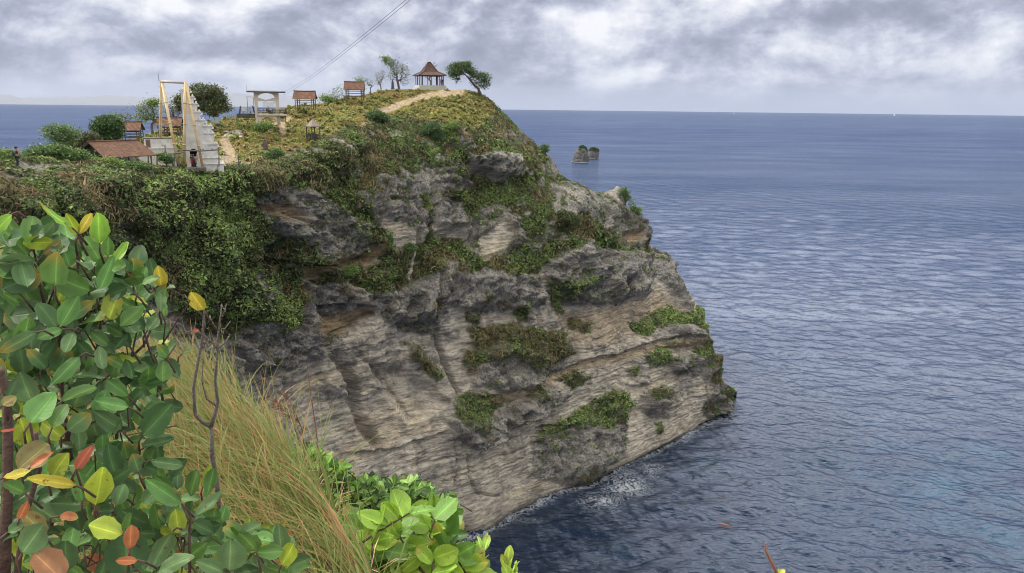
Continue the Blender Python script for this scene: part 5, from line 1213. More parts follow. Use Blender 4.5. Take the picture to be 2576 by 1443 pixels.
# crown bushes along the left lip
for k, (u, v, r, bl, lb, pal_, sd) in enumerate([
    (110,392,90,[(110,382,30,9,1),(85,392,24,8,1),(140,380,18,8,1)],'broad bright green bush at the left rim below tree',MD,31),
    (25,402,84,[(18,394,20,9,.9),(35,402,12,6,.9)],'pale green bush at far left rim near photographer',LT,32),
    (190,402,90,[(190,392,30,9,1),(160,396,24,8,1)],'mid green bush on the rim before the hidden hut',MD,33),
    (262,412,93,[(244,409,24,6,1),(283,411,20,5,1)],'bright green ferny bush in front of the tiled hall',LT,34),
    (330,416,96,[(318,417,24,5,1),(345,420,18,3,1)],'fresh green rim bush left of white block',MD,35),
    (700,396,112,[(700,384,14,7,.9),(684,392,14,7,.9)],'grey green bush right of the three tall posts',MD,36),
    (660,330,128,[(654,322,14,6,1),(670,318,12,5,1)],'green bush under the lower arch of the deck',LT,37),
    (948,300,150,[(945,292,22,12,1),(962,300,20,12,1),(932,304,14,10,1)],'dark round bush at the lower end of hill path',DG,38),
    (1165,345,156,[(1128,330,10,14,.9),(1140,318,12,8,.9)],'bright green bush just under the tussock slope',LT,39),
    (1090,340,153,[(1085,325,22,14,.9),(1065,340,16,12,.9),(1100,345,18,12,.9)],'dark shrub mass below the tussock slope',DG,40),
    (1415,560,158,[(1420,545,24,16,1),(1440,555,20,14,1),(1405,560,14,12,1)],'dark green bush on the cliff shoulder near the pinnacle',DK,41),
    (1372,385,178,[(1370,372,8,7,.5),(1374,380,5,5,.3)],'tiny lone tree standing out on the cliff ridge',MD,42),
    (1572,540,184,[(1568,485,8,12,1),(1574,500,8,8,.9)],'green shrub beside the rock pinnacle',MD,43),
    (1592,545,184,[(1590,515,12,14,.12),(1600,530,14,10,.8),(1590,535,10,8,.6)],'pale yellow green shrub hanging off ridge edge',LT,44),
    (970,600,132,[(968,592,12,12,1),(975,605,10,10,1)],'green bush in the middle of the upper cliff',MD,45),
    (690,620,116,[(690,610,26,16,1),(670,620,16,12,1)],'rounded dark creeper bush under grey rock band',DG,46),
    (880,690,127,[(878,685,14,10,1),(890,680,10,8,1)],'bright green shrub below the orange rock band',LT,47),
    (1040,640,134,[(1030,625,14,12,.9),(1020,650,14,14,.6)],'loose shrub above the long vertical crack',MD,48),
    (1600,570,181,[(1605,600,8,14,.9),(1600,580,8,8,.9)],'dark shrub clinging near the ridge edge hollow',DG,49),
    (960,545,135,[(930,560,14,20,1),(925,590,12,16,1)],'dense ivy bush in the cleft of the upper cliff',MD,50),
    ]):
    tree('rim_bush' if k < 9 else 'cliff_bush', u, v, r if k in (0,1,2,3,4,5,6) else None, bl, lb, 'bush', ntips=int(40+.16*sum(b_[2]*b_[3] for b_ in bl)), leaves=46, lsize=.26 if r > 120 else .2, palette=pal_, seed=sd, tr=.10, spread=.34, twig=.016)
# dead pale branches hanging on the rock
for k, (u, v, bl, lb) in enumerate([(1135,420,[(1120,405,18,14,0),(1140,430,20,12,0)],'tangle of pale dead branches below the crest bushes'),(985,800-60,[(975,715,12,14,0),(990,728,10,12,0)],'pale dead roots hanging over the rock')]):
    tree('dead_branches', u, v, None, bl, lb, 'dead branches', ntips=60, leaves=0, seed=60+k, bark=M_BARK2, tr=.10, twig=.03)
# ------------------------------------------------------------------ people
def skinmesh(name, chains, mat, parent, sub=2):
    """chains: list of [(x,y,z,r),...]; equal points are merged; first point of first chain is the root"""
    vs, ed, rd, key = [], [], [], {}
    for ch in chains:
        prev = None
        for x, y, z, r_ in ch:
            k = (round(x, 3), round(y, 3), round(z, 3))
            if k not in key: key[k] = len(vs); vs.append((x, y, z)); rd.append(r_)
            i = key[k]
            if prev is not None and prev != i: ed.append((prev, i))
            prev = i
    me = bpy.data.meshes.new(name); me.from_pydata(vs, ed, []); o = link(name, me, mat, parent)
    md = o.modifiers.new('Skin', 'SKIN'); md.use_smooth_shade = True; md.branch_smoothing = 0.4
    for i, d_ in enumerate(me.skin_vertices[0].data): d_.radius = rd[i] if hasattr(rd[i], '__len__') else (rd[i], rd[i])
    me.skin_vertices[0].data[0].use_root = True
    s = o.modifiers.new('Sub', 'SUBSURF'); s.levels = sub; s.render_levels = sub
    return o
M_SKIN = simple_mat('skin', (0.30,0.17,0.11), (0.24,0.13,0.08), 6, .6)
M_HAIR = simple_mat('dark_hair', (0.015,0.012,0.01), (0.03,0.02,0.015), 20, .6)
def cloth(n, c): return simple_mat(n, c, tuple(x*.7 for x in c), 5, .9, .2)
def person(P, yaw, label, shirt, trousers, hat=None, sit=False, arms=((-.26,.0,.80),(.26,.0,.80)), elbows=None, pack=None, phone=False, scale=1.0, shorts=False, hair_len=0.0, group=None, leanf=0.0):
    """local frame: x right, y the way the person faces, z up"""
    rt = empty('person', P, label, 'person', group, rz=yaw); rt.scale = (scale,)*3
    h = -0.42 if sit else 0.0
    hip, ch_, nk = (0, 0, .95+h), (0, .02+leanf, 1.30+h), (0, .02+leanf, 1.47+h)
    el = elbows or [((-.26, -.02, 1.12+h)), ((.26, -.02, 1.12+h))]
    body = [[(*hip, .12), (0, .01+leanf*.5, 1.12+h, .125), (*ch_, .14), (*nk, .055), (0, .04+leanf, 1.56+h, .078), (0, .05+leanf, 1.65+h, .10), (0, .04+leanf, 1.73+h, .07)]]
    for k, sx in enumerate((-1, 1)):
        hnd = (arms[k][0], arms[k][1], arms[k][2]+h if arms[k][2] < 1.2 else arms[k][2]+h)
        body.append([(*ch_, .14), (sx*.17, .01+leanf, 1.40+h, .062), (*el[k], .042), (*hnd, .028)])
        d = np.array(hnd)-np.array(el[k]); d /= np.linalg.norm(d)+1e-9; sd = np.cross(d, [0, 1, .2]); sd /= np.linalg.norm(sd)+1e-9
        pm = np.array(hnd)+d*.06; body.append([(*hnd, .028), (*pm, .035)])
        for f_ in range(5):
            o_ = (f_-2)*.018; L = (.05, .07, .075, .07, .055)[f_]; a = pm+sd*o_+d*L*.6; b_ = a+d*L*.4+np.array([0, 0, -.012])
            body.append([(*pm, .035), (*a, .011), (*b_, .008)])
        if sit: legs = [(*hip, .12), (sx*.10, .05, .93+h, .09), (sx*.11, .42, .92+h, .07), (sx*.11, .45, .52+h, .05), (sx*.11, .45, .45+h, .045), (sx*.11, .60, .43+h, .04)]
        else: legs = [(*hip, .12), (sx*.10, 0, .88, .09), (sx*.11, .03, .50, .062), (sx*.115, .0, .10, .042), (sx*.12, .14, .04, .038)]
        body.append(legs)
    skinmesh('body', body, M_SKIN, rt)
    g2 = 1.22; sh = [[(hip[0], hip[1], hip[2]+.02, .145), (0, .01+leanf*.5, 1.12+h, .148), (ch_[0], ch_[1], ch_[2], .165), (0, .02+leanf, 1.43+h, .09)]]
    for k, sx in enumerate((-1, 1)):
        m_ = tuple((np.array((sx*.17, .01+leanf, 1.40+h))*.35+np.array(el[k])*.65)); sh.append([(ch_[0], ch_[1], ch_[2], .165), (sx*.175, .01+leanf, 1.40+h, .08), (*m_, .062)])
    skinmesh('shirt', sh, shirt, rt)
    tr = []
    for sx in (-1, 1):
        if sit: c_ = [(0, 0, .93+h, .14), (sx*.10, .05, .93+h, .108), (sx*.11, .43, .92+h, .085)]+([] if shorts else [(sx*.11, .46, .52+h, .07)])
        else: c_ = [(0, 0, .93, .14), (sx*.10, 0, .86, .105), (sx*.11, .03, .50, .08)]+([] if shorts else [(sx*.115, .0, .12, .07)])
        tr.append(c_)
    skinmesh('trousers' if not shorts else 'shorts', tr, trousers, rt)
    hc = [[(0, .02+leanf, 1.70+h, .098), (0, -.03+leanf, 1.64+h, .08), (0, -.04+leanf, 1.57+h-hair_len*.5, .05)]]
    if hair_len: hc[0].append((0, -.07+leanf, 1.50+h-hair_len, .05))
    skinmesh('hair', hc, M_HAIR, rt, 1)
    # face: eyes, nose, mouth
    fc = MB(); y_ = .145+leanf
    fc.tube([(0, y_-.01, 1.675+h), (0, y_+.012, 1.645+h), (0, y_-.005, 1.635+h)], [.008, .013, .01], 5); fc.build('nose', M_SKIN, rt, True)
    for sx in (-.035, .035): MB().tube([(sx, y_-.028, 1.672+h), (sx, y_-.008, 1.672+h)], .010, 6).build('eye', M_HAIR, rt)
    MB().tube([(-.025, y_-.012, 1.605+h), (.025, y_-.012, 1.605+h)], .006, 5).build('mouth', simple_mat('lips', (.3,.1,.08)), rt)
    for sx in (-1, 1): MB().tube([(sx*.088, .04+leanf, 1.68+h), (sx*.105, .03+leanf, 1.66+h), (sx*.09, .04+leanf, 1.62+h)], [.01, .018, .01], 5).build('ear', M_SKIN, rt, True)
    if hat is not None:
        m_ = MB(); m_.tube([(0, .03+leanf, 1.69+h), (0, .03+leanf, 1.76+h), (0, .03+leanf, 1.80+h)], [.112, .10, .045], 12); m_.box(-.08, .08, .10+leanf, .24+leanf, 1.70+h, 1.715+h); m_.build('cap', hat, rt, True)
    if pack is not None:
        o = MB().box(-.15, .15, -.34, -.16, .98+h, 1.42+h, .03, .04).build('backpack', pack); tag(o, 'small dark backpack worn by the ' + ('man with phone' if phone else 'visitor at the door'), 'backpack'); o.matrix_world = Matrix.Translation(P) @ Matrix.Rotation(yaw, 4, 'Z') @ Matrix.Scale(scale, 4)
    if phone:
        hp = (np.array(arms[0])+np.array(arms[1]))/2; o = MB().box(-.04, .04, hp[1]+.05, hp[1]+.06, hp[2]+.0, hp[2]+.15).build('phone', M_DOOR)
        tag(o, 'dark phone held up by the man on the rocks', 'phone'); o.matrix_world = Matrix.Translation(P) @ Matrix.Rotation(yaw, 4, 'Z') @ Matrix.Scale(scale, 4)
    return rt
S = Site(45, 421, 80)
person(Vector(S.O), -S.az-R(80), 'man in dark clothes and cap taking photo on rocks at left rim', cloth('navy_shirt', (.03,.04,.06)), cloth('dark_trousers', (.025,.035,.045)), hat=cloth('black_cap', (.02,.02,.03)),
       arms=((-.07,.42,1.42),(.07,.42,1.42)), elbows=[(-.20,.20,1.22),(.20,.20,1.22)], pack=cloth('dark_pack', (.03,.04,.06)), phone=True, scale=.99)
for (u, yw, lb, sh, tr_, kw) in ((484.5, 20, 'visitor in black top and bright red shorts in gate doorway', (.03,.03,.035), (.65,.06,.03), dict(shorts=True, pack=1)),
                       (488.5, -25, 'visitor in grey patterned top and navy skirt, middle of three at gate', (.22,.24,.24), (.03,.035,.07), dict(hair_len=.2)),
                       (496, -60, 'woman in pale blouse and cream trousers touching the gate wall', (.45,.33,.31), (.52,.46,.38), dict(arms=((-.2,.1,.85),(.25,.62,1.12)), elbows=[(-.24,0,1.12),(.24,.30,1.22)]))):
    S = Site(u, 422.5, 102.2)
    pk = kw.pop('pack', None)
    person(Vector(S.O)+Vector((0, 0, -.02)), -S.az+R(yw), lb, cloth('top', sh), cloth('bottoms', tr_), pack=cloth('rucksack', (.06,.03,.03)) if pk else None, scale=.95, group='visitors at the gate tower', **kw)
    MBp = None
# a flat landing keeps the visitors' feet on the ground
S = Site(490, 423, 103); o = MB().box(-1.1, 1.3, -.9, 2.4, -.35, .0).build('door_landing', M_STONE); o.location = S.O; o.rotation_euler = (0, 0, -S.az); tag(o, 'low dark stone landing in front of the arched gate door', 'landing')
for (xx, yy, yw, lb, sh, tr_) in ((3.05, -3.1, -150, 'person in violet top sitting at right edge of pavilion', (.20,.17,.42), (.2,.2,.25)), (3.75, -2.9, 150, 'person in black top sitting rightmost in the pavilion', (.02,.02,.03), (.25,.14,.10))):
    p = PAV.world(xx*.78, yy*.80, pav_z)
    person(Vector(p), -PAV.az+R(yw), lb, cloth('top', sh), cloth('bottoms', tr_), sit=False, scale=.80, group='people resting in the pavilion')
S = DECK
p = DECK.world(q(1058, 738, 1.0)[0], 1.1, deck_z)
DS = DECK
person(Vector((p[0], p[1], p[2]-.02)), -DECK.az+R(-70), 'person in tan shirt seated at the table on viewing deck', cloth('tan_shirt', (.32,.20,.13)), cloth('jeans', (.05,.06,.09)), sit=True, arms=((-.2,.35,1.05),(.2,.35,1.05)), elbows=[(-.24,.1,.72),(.24,.1,.72)], scale=.95)
# ------------------------------------------------------------------ foreground slope and plants
gx = np.linspace(-15, 6, 260); gy = np.linspace(-3, 12, 220); GX, GY = np.meshgrid(gx, gy)
def edge_x(y): return np.interp(y, [-3, 0, 1.5, 2.3, 2.8, 3.9, 4.3, 6, 9, 12], [0.9, 0.25, -.15, -.46, -.80, -1.62, -2.15, -4.6, -10, -15])
def fg_z(x, y):
    d = (x-edge_x(y))*.75
    z = 73.42+.10*fbm(np.stack([x*.8, y*.8, x*0], -1), 3, 5)-.04*np.clip(-d, 0, 4)-np.where(d > 0, 1.25*d+.25*(1-np.exp(-d*2)), 0)
    return z-.02*np.clip(d+2, 0, 9)
GZ = fg_z(GX, GY)
me = np_mesh('fore_slope', np.stack([GX, GY, GZ], -1).reshape(-1, 3), grid_faces(*GX.shape))
m, nt, b = new_mat('fore_soil')
P_ = N(nt, 'ShaderNodeNewGeometry').outputs['Position']; n1 = N(nt, 'ShaderNodeTexNoise', {'Vector': P_, 'Scale': 2.5, 'Detail': 8.0, 'Roughness': .7})
n2 = N(nt, 'ShaderNodeTexNoise', {'Vector': P_, 'Scale': 30.0, 'Detail': 4.0})
r = ramp(nt, n1.outputs[0], [(.35, (.10,.085,.05)), (.5, (.25,.20,.14)), (.65, (.36,.30,.22))]); nt.links.new(r.outputs[0], b.inputs['Base Color'])
bp = N(nt, 'ShaderNodeBump', {'Height': n2.outputs[0], 'Strength': .8, 'Distance': .02}); nt.links.new(bp.outputs[0], b.inputs['Normal']); b.inputs['Roughness'].default_value = .95
o = link('fore_slope', me, m); tag(o, 'sandy ground of the near cliff edge under the shrubs', 'ground', kind='structure')

def leaf_batch(name, B, T, Nn, width, col, parent, mat, nu=5, nv=8, fold=.18, curl=.16, rib=.35, seed=0, holes=False):
    """every leaf: obovate blade from base B to tip T with midrib, fold and curl"""
    g = np.random.default_rng(seed); n = len(B); ax = T-B; L = np.linalg.norm(ax, axis=1, keepdims=True); ax = ax/L
    Nn = Nn-(Nn*ax).sum(1, keepdims=True)*ax; Nn /= np.linalg.norm(Nn, axis=1, keepdims=True); sd = np.cross(ax, Nn)
    t = np.linspace(0, 1, nv); x = np.linspace(-1, 1, nu)
    wf = np.sin(math.pi*np.clip(t*.97, .0, 1)**.92)**.55; wf[0] = .03; wf[-1] = .16
    Tt, Xx = np.meshgrid(t, x, indexing='ij'); Wf = np.repeat(wf[:, None], nu, 1)
    cu_ = (curl*g.normal(0, 1, n))[:, None, None]; fo = (fold*g.uniform(.3, 1.4, n))[:, None, None]; wob_ = g.normal(0, .03, (n, nv, nu))
    lat = Xx[None]*Wf[None]*(width[:, None, None]*.5)*(1+g.normal(0, .05, (n, nv, 1))+Xx[None]*g.normal(0, .06, (n, 1, 1)))*(1+(.25*g.normal(0, 1, (n, 1, 1)))*(Tt[None]-.5))
    up_ = np.abs(Xx)[None]*Wf[None]*fo*width[:, None, None]+cu_*(Tt[None]-.3)**2+wob_*(np.abs(Xx)[None])
    P = B[:, None, None]+ax[:, None, None]*(Tt[None, ..., None]*L[:, None, None])+sd[:, None, None]*(lat*L[:, :, None])[..., None]+Nn[:, None, None]*(up_*L[:, :, None])[..., None]
    c = col[:, None, None]*np.ones((1, nv, nu, 1))
    midm = (np.abs(Xx) < .3)[None, ..., None]; edge = (np.abs(Xx) > .9)[None, ..., None]
    c = np.where(midm, c*(1+rib)+np.array([.03, .04, .01])*rib, c); c = np.where(edge, c*1.10, c)
    c = c*(1+g.normal(0, .05, (n, nv, nu, 1))+g.normal(0, .16, (n, 1, 1, 1))*(Tt-.5)[None, ..., None]*2)
    yl = (g.random(n) < .14)[:, None, None, None]; tp = (np.clip(Tt-.6, 0, 1)*2.2)[None, ..., None]; c = np.where(yl, c*(1-tp)+tp*np.array([.30, .22, .04]), c)
    nf = nv*nu; F0 = grid_faces(nv, nu); Fc = (np.arange(n)[:, None, None]*nf+F0[None]).reshape(-1, 4)
    me = np_mesh(name, P.reshape(-1, 3), Fc, {'Col': np.clip(c, .005, .9).reshape(-1, 3), 'along': np.tile(Tt.ravel(), n), 'across': np.tile(Xx.ravel(), n), 'age': np.repeat(g.random(n), nf)}, smooth=True)
    o = link(name, me, mat, parent); return o
def veined(m, k):
    nt = m.node_tree; b = [x for x in nt.nodes if x.type == 'BSDF_PRINCIPLED'][0]; src = b.inputs['Base Color'].links[0].from_socket
    al = N(nt, 'ShaderNodeAttribute', attribute_name='along').outputs['Fac']; ac = math_(nt, 'ABSOLUTE', N(nt, 'ShaderNodeAttribute', attribute_name='across').outputs['Fac']); ag = N(nt, 'ShaderNodeAttribute', attribute_name='age').outputs['Fac']
    ph = math_(nt, 'SUBTRACT', al, math_(nt, 'MULTIPLY', ac, .22)); w_ = math_(nt, 'ABSOLUTE', math_(nt, 'SUBTRACT', math_(nt, 'FRACT', math_(nt, 'MULTIPLY', ph, 8.0)), .5))
    vein = N(nt, 'ShaderNodeMapRange', {0: w_, 1: .0, 2: .09, 3: k, 4: 0.0}).outputs[0]
    rib = N(nt, 'ShaderNodeMapRange', {0: ac, 1: .02, 2: .10, 3: .75, 4: 0.0}).outputs[0]
    f = math_(nt, 'MAXIMUM', vein, rib); light = mixc(nt, 1.0, src, (1.7, 1.6, 1.6, 1), 'MULTIPLY'); c = mixc(nt, f, src, light)
    tc = N(nt, 'ShaderNodeTexCoord'); sp = N(nt, 'ShaderNodeTexNoise', {'Vector': tc.outputs['Object'], 'Scale': 60.0, 'Detail': 4.0, 'Roughness': .6})
    th = N(nt, 'ShaderNodeMapRange', {0: math_(nt, 'ADD', sp.outputs[0], math_(nt, 'MULTIPLY', ag, .10)), 1: .72, 2: .76, 3: 0.0, 4: .85}).outputs[0]
    c = mixc(nt, th, c, (.13, .07, .03)); 
    for l in list(src.links):
        if l.to_node.type in ('BSDF_PRINCIPLED', 'BSDF_TRANSLUCENT'): s2 = l.to_socket; nt.links.new(c, s2)
    bp = N(nt, 'ShaderNodeBump', {'Height': math_(nt, 'MULTIPLY', f, -1.0), 'Strength': .5, 'Distance': .002}); nt.links.new(bp.outputs[0], b.inputs['Normal'])
    return m
MAT_FG = veined(leaf_mat('thick_leaf', rough=.50, spec=.35, trans=.26, scale=28.0, vary=.16), .22)
MAT_FGS = veined(leaf_mat('thin_leaf', rough=.45, spec=.35, trans=.36, scale=22.0, vary=.2), .30)
M_STEM = simple_mat('brown_stem', (.10,.06,.045), (.05,.03,.025), 30, .7, .3)
M_STEMG = simple_mat('grey_stem', (.17,.15,.135), (.08,.065,.06), 30, .8, .4)
gn = (.078,.165,.038); dg = (.045,.100,.034); bg = (.15,.29,.035); bl = (.088,.160,.062); yg = (.24,.31,.03); ye = (.34,.29,.035); og = (.30,.11,.045); ol = (.16,.14,.05); rd_ = (.38,.11,.07); br_ = (.24,.12,.06); lg = (.10,.22,.06)
HERO = [((71,643),(11,579),.55,gn,1.5),((95,611),(136,561),.45,bl,1.55),((182,574),(91,517),.32,bg,1.5),((196,592),(166,536),.45,yg,1.5),((198,590),(230,538),.40,ye,1.48),((250,612),(247,536),.62,bg,1.5),((139,720),(143,636),.72,gn,1.4),
 ((199,660),(155,604),.62,dg,1.6),((253,660),(219,598),.6,gn,1.6),((271,645),(273,595),.6,gn,1.62),((282,668),(322,609),.36,bg,1.55),((250,733),(288,645),.36,lg,1.5),((335,715),(335,649),.72,gn,1.6),((346,701),(312,681),.42,og,1.55),((346,736),(370,673),.34,lg,1.58),
 ((335,736),(273,700),.38,dg,1.55),((405,722),(398,673),.6,ye,1.62),((405,773),(423,716),.72,lg,1.6),((368,780),(326,743),.6,lg,1.6),((332,776),(280,741),.4,gn,1.6),((95,685),(38,679),.4,gn,1.5),((82,627),(112,613),.5,og,1.52),((108,642),(154,606),.36,ol,1.5),
 ((150,824),(197,745),.45,lg,1.38),((157,810),(241,759),.38,bl,1.42),((132,806),(73,795),.4,dg,1.5),((92,836),(0,886),.36,bl,1.35),((157,829),(93,852),.5,lg,1.4),((186,836),(164,888),.6,bl,1.4),((190,854),(230,899),.5,dg,1.45),((200,897),(130,967),.42,lg,1.35),
 ((280,950),(304,888),.6,gn,1.5),((328,874),(280,816),.55,dg,1.55),((371,831),(398,798),.9,bl,1.55),((512,780),(480,735),.55,ye,2.1),((482,833),(500,832),.6,rd_,2.1),
 ((75,1065),(141,990),.78,lg,1.3),((131,1076),(167,1016),.7,gn,1.35),((157,1009),(242,972),.5,gn,1.4),((322,997),(268,956),.5,lg,1.45),((322,1025),(236,1010),.42,lg,1.42),((360,1095),(437,1016),.66,dg,1.45),((169,1084),(227,1040),.75,bl,1.4),((304,1082),(238,1036),.5,bl,1.45),
 ((369,1123),(441,1098),.42,bl,1.5),((349,1188),(335,1143),.8,bl,1.4),((379,1160),(460,1171),.4,bl,1.4),((456,1267),(365,1205),.40,lg,1.35),((491,1301),(561,1245),.42,bl,1.42),((484,1314),(538,1342),.6,dg,1.45),((450,1342),(442,1282),.72,yg,1.35),
 ((240,1271),(260,1173),.56,yg,1.25),((205,1262),(200,1190),.5,lg,1.3),((191,1181),(233,1121),.38,rd_,1.3),((45,1181),(122,1117),.85,ol,1.2),((75,1177),(137,1139),.34,og,1.18),((131,1200),(167,1143),.7,yg,1.25),((8,1203),(77,1188),.5,ye,1.15),((191,1222),(69,1203),.26,ye,1.15),
 ((306,1346),(223,1322),.85,yg,1.2),((326,1446),(311,1327),.82,dg,1.2),((326,1380),(330,1319),.5,og,1.15),((345,1410),(290,1411),.42,og,1.15),((158,1460),(83,1390),.78,br_,1.08),((165,1440),(165,1361),.8,dg,1.15),((56,1391),(110,1319),.75,bl,1.15),((20,1340),(62,1318),.7,bl,1.2),
 ((49,1305),(72,1258),.4,og,1.15),((150,1299),(197,1303),.6,og,1.15),((394,1443),(482,1397),.5,bl,1.2),((435,1337),(381,1421),.5,bl,1.25),((577,1436),(581,1361),.8,bl,1.35),((562,1440),(496,1412),.5,bl,1.35),((645,1387),(598,1331),.55,gn,1.45),((645,1390),(712,1388),.6,gn,1.4),((709,1421),(744,1365),.6,yg,1.4),((20,1000),(42,955),.7,dg,1.3),
 ((5,1020),(40,998),.8,ol,1.15),((0,1085),(40,1082),.25,rd_,1.1),((60,1240),(12,1215),.6,gn,1.2),((115,1350),(60,1290),.5,ol,1.2),((30,540),(-20,590),.5,bg,1.4),((16,545),(-14,600),.5,lg,1.45),((300,1215),(262,1120),.5,dg,1.4),((262,1220),(330,1180),.45,dg,1.4),((520,1250),(540,1175),.35,lg,1.6),((510,1225),(530,1170),.4,yg,1.62),
 ((118,930),(70,880),.5,dg,1.4),((420,900),(398,868),.7,gn,1.6),((460,890),(478,880),.6,bl,1.9),((230,760),(200,700),.5,gn,1.6),((180,770),(150,730),.5,bl,1.55),((60,770),(10,740),.5,gn,1.5),((50,740),(0,700),.5,gn,1.5),((110,690),(60,720),.4,bl,1.5)]
sh = empty('leafy_shrub', (-1.0, 1.6, float(fg_z(np.array(-1.0), np.array(1.6)))), 'big round leaved coastal shrub with orange young leaves filling lower left', 'shrub')
inv = Matrix.Translation(sh.location).inverted(); off_ = np.array(sh.location)
g = np.random.default_rng(21)
Bs, Ts, Wd, Cl, Nn_ = [], [], [], [], []
for (b_, t_, w_, c_, r_) in HERO:
    d1 = r_+g.normal(0, .02); B = at(np.array(b_[0], float), np.array(b_[1], float), d1); L = math.hypot(b_[0]-t_[0], b_[1]-t_[1])/F*r_
    T = at(np.array(t_[0], float), np.array(t_[1], float), d1+g.uniform(-.35, .35)*L); Bs.append(B); Ts.append(T); Wd.append(w_*.98); Cl.append(np.array(c_)*g.uniform(.85, 1.15)); vd = (CAM-B)/np.linalg.norm(CAM-B); Nn_.append(vd+g.normal(0, .28, 3)+np.array([0, 0, .25]))
# the leaves behind and between, in pairs along hidden twigs
REG = [[(-30,600),(60,560),(150,610),(300,640),(400,700),(420,800),(450,900),(440,1020),(460,1200),(560,1260),(560,1330),(740,1370),(740,1460),(-30,1460)]]
fill = []
while len(fill) < 1150:
    u, v = g.uniform(-40, 745), g.uniform(560, 1460)
    if not pinside(np.array([u]), np.array([v]), REG[0])[0]: continue
    if u > 200 and v < 1300 and g.random() < (u-200)/330: continue
    if 40 < u < 330 and v > 1230 and g.random() < .35: continue
    r_ = g.uniform(1.42, 2.15)+max(0, (700-v))*.0003
    if v > 1250 and u < 400: r_ = g.uniform(1.3, 1.9)
    L = g.uniform(.034, .060); a = g.uniform(-.3, math.pi+.3) if g.random() < .85 else g.uniform(0, 6.28); fill.append((u, v, r_))
    B = at(np.array(u), np.array(v), r_); dd = _r*math.cos(a)+_u*math.sin(a)+_f*g.uniform(-.6, .6); dd /= np.linalg.norm(dd)
    Bs.append(B); Ts.append(B+dd*L); Wd.append(g.uniform(.45, .8)); k = g.random()
    Cl.append(np.array(dg if k < .42 else gn if k < .68 else bl if k < .85 else lg if k < .93 else yg if k < .985 else og)*g.uniform(.8, 1.15)); Nn_.append((CAM-B)/np.linalg.norm(CAM-B)+g.normal(0, .6, 3)+np.array([0, 0, .5]))
Bs, Ts, Wd, Cl, Nn_ = map(np.array, (Bs, Ts, Wd, Cl, Nn_))
leaf_batch('foliage', Bs-off_, Ts-off_, Nn_, Wd, Cl, sh, MAT_FG, seed=4)
ST = [([(182,574),(196,622),(194,740),(188,900),(160,1060),(135,1250),(120,1460)],1.6,.0035),([(250,612),(256,700),(252,820),(245,960),(235,1150)],1.65,.0035),([(346,736),(342,764),(372,868),(395,930),(410,1010)],1.65,.003),
      ([(405,773),(362,868),(322,908),(300,1000),(290,1150)],1.65,.0035),([(139,720),(150,832),(157,1000),(172,1100),(190,1240)],1.55,.004),([(0,930),(18,1010),(20,1150),(16,1300),(10,1460)],1.3,.009),([(191,1181),(205,1225),(245,1290),(272,1352),(300,1460)],1.3,.003),
      ([(456,1267),(478,1310),(476,1380),(478,1460)],1.42,.003),([(90,1090),(100,1180),(62,1300),(40,1460)],1.25,.005),([(0,830),(40,760),(60,735),(95,685)],1.55,.004),([(60,620),(75,660),(95,700),(120,800)],1.55,.003),([(0,960),(80,960),(160,880),(190,850)],1.5,.004),
      ([(270,640),(262,680),(254,760)],1.66,.0028),([(336,715),(342,764)],1.62,.0025),([(75,1065),(85,1110),(92,1180)],1.28,.003),([(326,1380),(322,1440)],1.2,.003),([(645,1388),(655,1430),(660,1470)],1.45,.003),([(577,1436),(580,1470)],1.38,.003),([(110,1060),(150,1080),(168,1068),(158,1160),(120,1300)],1.5,.010),
      ([(368,780),(345,830),(330,900),(300,960)],1.62,.0025),([(442,870),(420,900),(400,960),(385,1080)],1.7,.0025)]
m_ = MB()
for pts, r_, rad in ST:
    P = [Vector(at(np.array(float(a)), np.array(float(b_)), r_+.02*math.sin(3*i+r_*9))-off_) for i, (a, b_) in enumerate(pts)]
    m_.tube(P, [rad*(.6+.5*i/len(P)) for i in range(len(P))], 7)
for k in range(0, len(HERO)):      # leaf stalks
    B = Bs[k]-off_; ax = (Ts[k]-Bs[k]); ax /= np.linalg.norm(ax); m_.tube([B, B-ax*.012+np.array([0, 0, -.004]), B-ax*.02+np.array([0, .01, -.02])], [.0016, .0018, .002], 5)
for k in range(130):
    u, v, r_ = fill[k*4]; B = at(np.array(u), np.array(v), r_)-off_; m_.tube([B, B+g.normal(0, .03, 3)+np.array([0, 0, -.08]), B+g.normal(0, .06, 3)+np.array([0, 0, -.13])], [.0013, .0016, .002], 5)
o = m_.build('stem', M_STEM, sh, True); o['kind'] = 'stuff'

# ---- dry forked twig
tw = empty('dry_twig', at(547., 1231., 2.2), 'bare forked brown twig standing in front of the grass', 'twig'); oo = np.array(tw.location); m_ = MB()
for pts, r0, r1 in (([(552,1330),(547,1231),(534,1150),(531,1074)],.0085,.0065),([(531,1074),(508,1062),(491,1044),(486,977),(500,902),(510,843),(514,786),(508,760)],.006,.0022),([(531,1074),(541,1040),(548,1014),(541,960),(546,902),(549,843),(556,790),(558,765)],.006,.0018),
                    ([(514,800),(490,775),(464,742)],.0022,.0015),([(549,850),(565,830),(580,808)],.002,.001),([(545,880),(570,860),(578,842)],.002,.001),([(510,843),(532,860),(546,880)],.002,.0018),([(541,1020),(520,1005),(508,960),(512,900)],.003,.001),([(512,850),(498,835),(486,833)],.0016,.001),([(547,830),(535,812),(528,800)],.0016,.001),([(556,800),(566,780),(570,765)],.0014,.001),([(504,885),(515,870),(522,850)],.0014,.001)):
    P = [at(float(a), float(b_), 2.2)-oo for a, b_ in pts]; m_.tube(P, list(np.linspace(r0, r1, len(P))), 7)
    for k in range(len(P)-1):
        for j in range(2):
            c = P[k]+(P[k+1]-P[k])*g.random(); m_.tube([c, c+g.normal(0, .004, 3)], [.003, .001], 4)
m_.build('branches', M_STEMG, tw, True)
